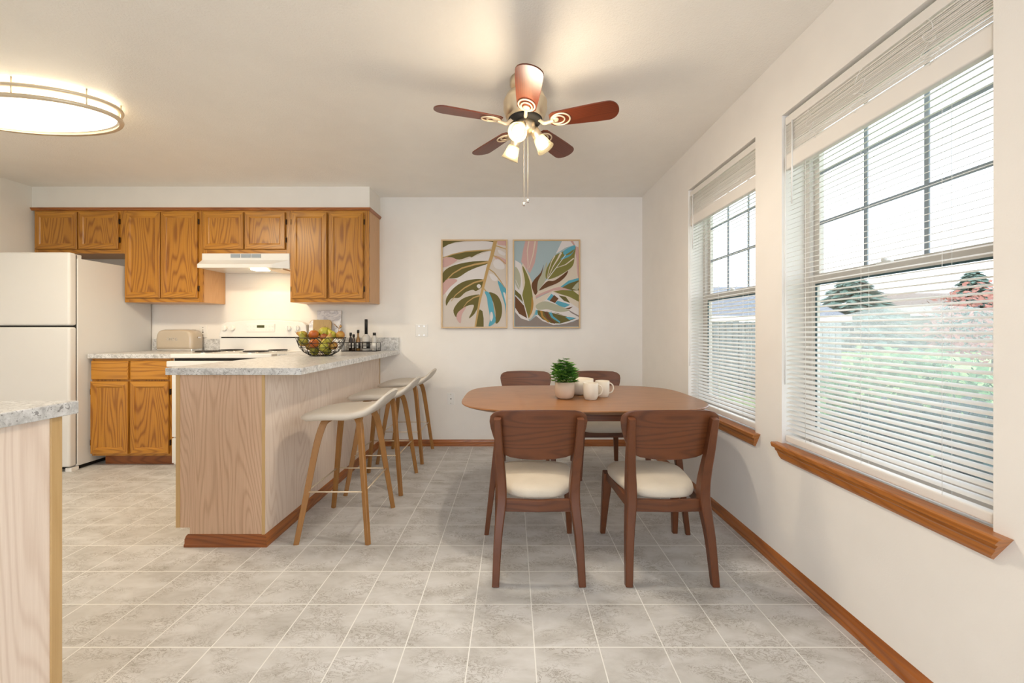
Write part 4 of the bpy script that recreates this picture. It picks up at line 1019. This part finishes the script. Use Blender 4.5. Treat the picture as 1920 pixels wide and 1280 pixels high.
bottle(686.5, 0, .036, .125, .290, .011, 'clear_bottle', 'tallest bottle with long black neck in the tray', 'label_black', cap_h=.135, z_lab=(.02, .085))
bottle(702, 0, .021, .115, .165, .012, 'clear_bottle', 'pale bottle with black cap at the right end of the tray', 'plastic')

# boards and small things behind the fruit bowl
t = thing('marble_board', 'square white marble board leaning on the back wall', 'board', (wx(617, 3.97), 3.965, CTZ))
m, nt, bs, o = nmat('white_marble'); M['marble'] = m; co = objco(nt)
nn = N(nt, 'TexNoise', Scale=7.0, Detail=6.0, Distortion=2.0); nt.links.new(co, nn.inputs[0]); nt.links.new(ramp(nt, nn.outputs[0], [(.44, (.84, .83, .84)), (.5, (.58, .57, .60)), (.56, (.86, .84, .84))]), bs.inputs['Base Color']); bs.inputs['Roughness'].default_value = .3
x0, x1 = wx(594, 3.96), wx(639, 3.96)
MB().loops([[(x0, 3.925, CTZ), (x1, 3.925, CTZ), (x1, 3.972, CTZ + .385), (x0, 3.972, CTZ + .385)], [(x0, 3.938, CTZ), (x1, 3.938, CTZ), (x1, 3.985, CTZ + .385), (x0, 3.985, CTZ + .385)]], 0, False).build('slab', 'marble', t, bevel=.002)
t = thing('cutting_board', 'round-cornered wooden cutting board with pale edge behind the fruit bowl', 'cutting board', (wx(599, 3.9), 3.88, CTZ))
x0, x1 = wx(579, 3.88), wx(620, 3.88); hz = CTZ + .295; rr = .035
poly = [(x0, CTZ), (x1, CTZ), (x1, hz - rr)] + [(x1 - rr + rr * math.cos(PI / 2 * i / 6), hz - rr + rr * math.sin(PI / 2 * i / 6)) for i in range(1, 7)] + [(x0 + rr - rr * math.sin(PI / 2 * i / 6), hz - rr + rr * math.cos(PI / 2 * i / 6)) for i in range(7)]
def lean(y): return [(x, y + (z - CTZ) * .12, z) for x, z in poly]
xs = wx(586, 3.88)
MB().loops([lean(3.862), lean(3.880)], 0, False).build('board', wood('board_wood', (.42, .29, .12), (.30, .19, .07), 'Z', contour=.3), t, bevel=.002)
poly2 = [(max(x0, min(x, xs)), z) for x, z in poly]
MB().loops([[(x0 - .001, 3.860, CTZ + .0), (xs, 3.860, CTZ), (xs, 3.860 + .12 * .290, hz - .004), (x0 + .02, 3.860 + .12 * .288, hz - .008), (x0 - .001, 3.860 + .12 * .25, hz - .038)], [(x0 - .001, 3.864, CTZ + .0), (xs, 3.864, CTZ), (xs, 3.864 + .12 * .290, hz - .004), (x0 + .02, 3.864 + .12 * .288, hz - .008), (x0 - .001, 3.864 + .12 * .25, hz - .038)]], 0, False).build('pale_band', 'marble', t)['label'] = 'pale marble band'
t = tag(MB().box(-.050, .050, -.035, .035, 0, .165).build('canister', 'plastic', bevel=.004), 'small white canister below the gold branch', 'canister'); t.location = (wx(634, 3.82), 3.82, CTZ)
t = thing('gold_ornament', 'gold branching ornament standing on the white canister', 'ornament', (wx(635.5, 3.82), 3.82, CTZ + .165))
M['gold'] = plain('gold', (.55, .34, .13), .25, 1.0)
gx, gz = wx(635.5, 3.82), CTZ + .165
mb = MB(); mb.tube([(gx, 3.82, gz), (gx, 3.82, gz + .035), (gx + .004, 3.82, gz + .055)], .003, 6)
for dx, dz in ((-.038, .085), (-.022, .072), (.012, .085), (.020, .060), (-.048, .092)): mb.tube([(gx + .003, 3.82, gz + .045), (gx + dx * .6, 3.82, gz + dz * .75), (gx + dx, 3.82, gz + dz)], .0022, 5)
mb.ell((gx + .018, 3.815, gz + .066), (.012, .010, .012)); mb.build('branch', 'gold', t)

# ------------------------------------------------------------------ outdoors
def omat(n, c, rough=.8, bump=None): M[n] = plain(n, c, rough, bump=bump, var=.12)
omat('lawn', (.17, .25, .075), .95, (8, .6)); omat('conifer', (.085, .15, .125)); omat('redshrub', (.30, .12, .09)); omat('bush_and_shade', (.085, .19, .07)); omat('siding', (.24, .225, .185)); omat('roof', (.15, .165, .20)); omat('roof2', (.21, .165, .14)); omat('fence_wood', (.19, .205, .21)); omat('shade_leaves', (.012, .050, .050)); omat('bark', (.12, .08, .06)); omat('gable_white', (.8, .8, .78))
GZ = -.25
o = MB().box(RX + WT + .02, 70, -30, 80, GZ - .1, GZ).build('ground', 'lawn'); struct(o)
t = thing('garden_fence', 'weathered grey board fence outside the farther window', 'fence', (4.6, 8.6, GZ))
mb = MB(); x = 2.6
while x < 6.9: mb.box(x, x + .115, 8.6, 8.62, GZ, 1.30 + random.uniform(-.02, .02)); x += .135
mb.build('boards', 'fence_wood', t)
MB().box(2.6, 6.9, 8.62, 8.66, .1, .19).box(2.6, 6.9, 8.62, 8.66, .95, 1.04).build('fence_rails', 'fence_wood', t)
for xx in (2.6, 4.7, 6.8): MB().box(xx, xx + .09, 8.66, 8.75, GZ, 1.33).build('fence_post', 'fence_wood', t)
def house(name, label, x0, x1, y0, y1, ze, zr, rm, ridge='X'):
    t = thing(name, label, 'house', ((x0 + x1) / 2, (y0 + y1) / 2, GZ))
    mb = MB().box(x0, x1, y0, y1, GZ, ze)
    e = .4
    if ridge == 'X':
        ym = (y0 + y1) / 2
        mb.build('walls', 'siding', t)
        MB().loops([[(x0 - e, y0 - e, ze - .1), (x0 - e, ym, zr), (x0 - e, y1 + e, ze - .1)], [(x1 + e, y0 - e, ze - .1), (x1 + e, ym, zr), (x1 + e, y1 + e, ze - .1)]], 0, False).build('roof', rm, t)
        MB().box(x0 - e, x1 + e, y0 - e - .03, y0 - e, ze - .25, ze - .06).build('gutter', 'gable_white', t)
    else:
        xm = (x0 + x1) / 2
        mb.prism([(x0, ze), (x1, ze), (xm, zr - .15)], y0, y1, axis='Y'); mb.build('walls', 'siding', t)
        MB().loops([[(x0 - e, yy, ze - .12), (xm, yy, zr + .0), (x1 + e, yy, ze - .12), (x1 + e, yy, ze + .02), (xm, yy, zr + .14), (x0 - e, yy, ze + .02)] for yy in (y0 - e, y1 + e)], 0, False).build('roof', rm, t)
        MB().loops([[(x0 - e, yy, ze - .16), (xm, yy, zr - .06), (x1 + e, yy, ze - .16), (x1 + e, yy, ze - .02), (xm, yy, zr + .09), (x0 - e, yy, ze - .02)] for yy in (y0 - e - .06, y0 - e)], 0, False).build('bargeboard', 'gable_white', t)
    MB().box((x0 + x1) / 2 - .6, (x0 + x1) / 2 + .6, y0 - .03, y0 - .001, ze - 1.6, ze - .5).build('window', 'gable_white', t)
    return t
house('neighbour_house', 'grey-roofed house behind the board fence', 5.0, 9.6, 12.5, 18, 1.62, 2.75, 'roof')
house('neighbour_house', 'beige gabled house left of the dark conifer', 10.6, 15.0, 19.5, 25, 1.75, 3.0, 'roof2', 'Y')
house('neighbour_house', 'brown-roofed house seen between the conifers', 33, 45, 34, 42, 2.6, 4.6, 'roof2')
house('neighbour_house', 'small white gabled house in front of the brown roof', 34.5, 38.5, 30, 32.8, 2.9, 4.1, 'roof', 'Y')
def conifer(x, y, h, r, label, seedv):
    rnd = random.Random(seedv)
    t = thing('conifer', label, 'tree', (x, y, GZ), group='conifers beyond the gardens')
    MB().cyl((x, y, GZ), (x, y, GZ + h * .9), .16, .03, 10).build('trunk', 'bark', t)
    mb = MB()
    for i in range(900):
        u = rnd.random() ** .8; zz = GZ + h * (.12 + .88 * u); R_ = r * (1 - u) ** .75 * rnd.uniform(.35, 1.05) + .05; a = rnd.uniform(0, 2 * PI)
        p = Vector((x + R_ * math.cos(a), y + R_ * math.sin(a), zz - R_ * .25)); s = r * .16
        d = Vector((math.cos(a), math.sin(a), -.25)) * s; e = Vector((-math.sin(a), math.cos(a), rnd.uniform(-.3, .3))) * s * .45
        mb.add([p - d, p + e, p + d, p - e, p + Vector((0, 0, s * .2))], [(0, 1, 4), (1, 2, 4), (2, 3, 4), (3, 0, 4)])
    mb.build('foliage', 'conifer', t)
conifer(24, 29, 5.2, 4.0, 'broad dark conifer behind the beige gabled house', 1)
conifer(17.5, 30, 4.4, 1.8, 'smaller conifer beside the broad dark one', 2)
conifer(31, 27.6, 5.4, 2.5, 'pointed conifer between the two roofs', 3)
def shrub(name, label, c, r, mt, n, leaf, seedv):
    rnd = random.Random(seedv); t = thing(name, label, 'shrub', (c[0], c[1], GZ))
    MB().cyl((c[0], c[1], GZ), (c[0], c[1], c[2]), .05, .02, 8).build('trunk', 'bark', t)
    mb = MB()
    for i in range(n):
        v = Vector((rnd.gauss(0, 1), rnd.gauss(0, 1), rnd.gauss(0, 1))).normalized() * rnd.uniform(.55, 1)
        p = Vector((c[0] + v.x * r[0], c[1] + v.y * r[1], max(GZ + .02, c[2] + v.z * r[2]))); a = Vector((rnd.gauss(0, 1), rnd.gauss(0, 1), rnd.gauss(0, 1))).normalized() * leaf; b = a.orthogonal().normalized() * leaf * .6
        mb.add([p - a, p + b, p + a, p - b], [(0, 1, 2, 3)])
    mb.build('foliage', mt, t)
shrub('bush', 'red bush at the right edge of the near window', (13.6, 11.6, 1.35), (1.6, 1.6, 1.25), 'redshrub', 1400, .09, 4)
shrub('bush', 'green bush on the lawn seen through the fogged pane', (5.4, 5.6, .15), (1.1, 1.1, .75), 'bush_and_shade', 2200, .07, 5)
shrub('bush_and_shade', 'low dark leaf mass standing in for house shade on the lawn under the near window', (2.6, 1.9, .06), (.55, 1.7, .72), 'shade_leaves', 9000, .045, 6)  # dark teal leaves carry the house's shade on the lawn

# ------------------------------------------------------------------ light
w = bpy.data.worlds.new('sky'); sc.world = w; w.use_nodes = True
nt = w.node_tree; bg = nt.nodes['Background']
tcn = nt.nodes.new('ShaderNodeTexCoord'); nz = nt.nodes.new('ShaderNodeTexNoise'); nz.inputs['Scale'].default_value = 2.0
nt.links.new(tcn.outputs['Generated'], nz.inputs[0])
rp = nt.nodes.new('ShaderNodeValToRGB'); rp.color_ramp.elements[0].color = (.78, .87, 1, 1); rp.color_ramp.elements[1].color = (.95, .97, 1, 1); rp.color_ramp.elements[0].position = .35; rp.color_ramp.elements[1].position = .6
nt.links.new(nz.outputs[0], rp.inputs[0]); nt.links.new(rp.outputs[0], bg.inputs[0]); bg.inputs[1].default_value = 2.3
def area(name, loc, rot, sx, sy, e, c, spread=None):
    l = bpy.data.lights.new(name, 'AREA'); l.shape = 'RECTANGLE'; l.size = sx; l.size_y = sy; l.energy = e; l.color = c
    if spread: l.spread = spread
    o = bpy.data.objects.new(name, l); col.objects.link(o); o.location = loc; o.rotation_euler = rot; return o
area('rear_fill', (-.95, YR - .12, 1.1), (PI / 2, 0, PI), 3.2, 2.0, 75, (.86, .94, 1))  # added fill lamp behind the viewer, brightens the whole room
area('rear_fill_up', (-.95, YR - .06, .25), (math.radians(116), 0, PI), 3.2, .5, 130, (.98, .985, 1))  # second added fill, tilted up from floor level to lift the ceiling
area('hood_lamp', (-2.265, 3.70, 1.660), (0, 0, 0), .12, .07, .8, (1, .68, .36))
l = bpy.data.lights.new('kitchen_lamp', 'AREA'); l.shape = 'ELLIPSE'; l.size = .8; l.size_y = .3; l.energy = 16; l.color = (1, .83, .60)
o = bpy.data.objects.new('kitchen_lamp', l); col.objects.link(o); o.location = (ox, oy, 2.30)

# ------------------------------------------------------------------ camera
cam = bpy.data.cameras.new('camera'); cam.lens = F / 1920 * 36; cam.sensor_width = 36; cam.shift_y = -20 / 1920; cam.clip_start = .05; cam.clip_end = 300
co_ = bpy.data.objects.new('camera', cam); col.objects.link(co_); co_.location = (0, 0, H); co_.rotation_euler = (PI / 2, 0, 0); sc.camera = co_
sc.view_settings.view_transform = 'Standard'; sc.view_settings.look = 'None'; sc.view_settings.gamma = 1; sc.view_settings.use_curve_mapping = False
sc.view_settings.exposure = 0.97
sc.cycles.max_bounces = 8; sc.cycles.diffuse_bounces = 5; sc.cycles.transparent_max_bounces = 16; sc.cycles.use_denoising = True; sc.cycles.sample_clamp_indirect = 4
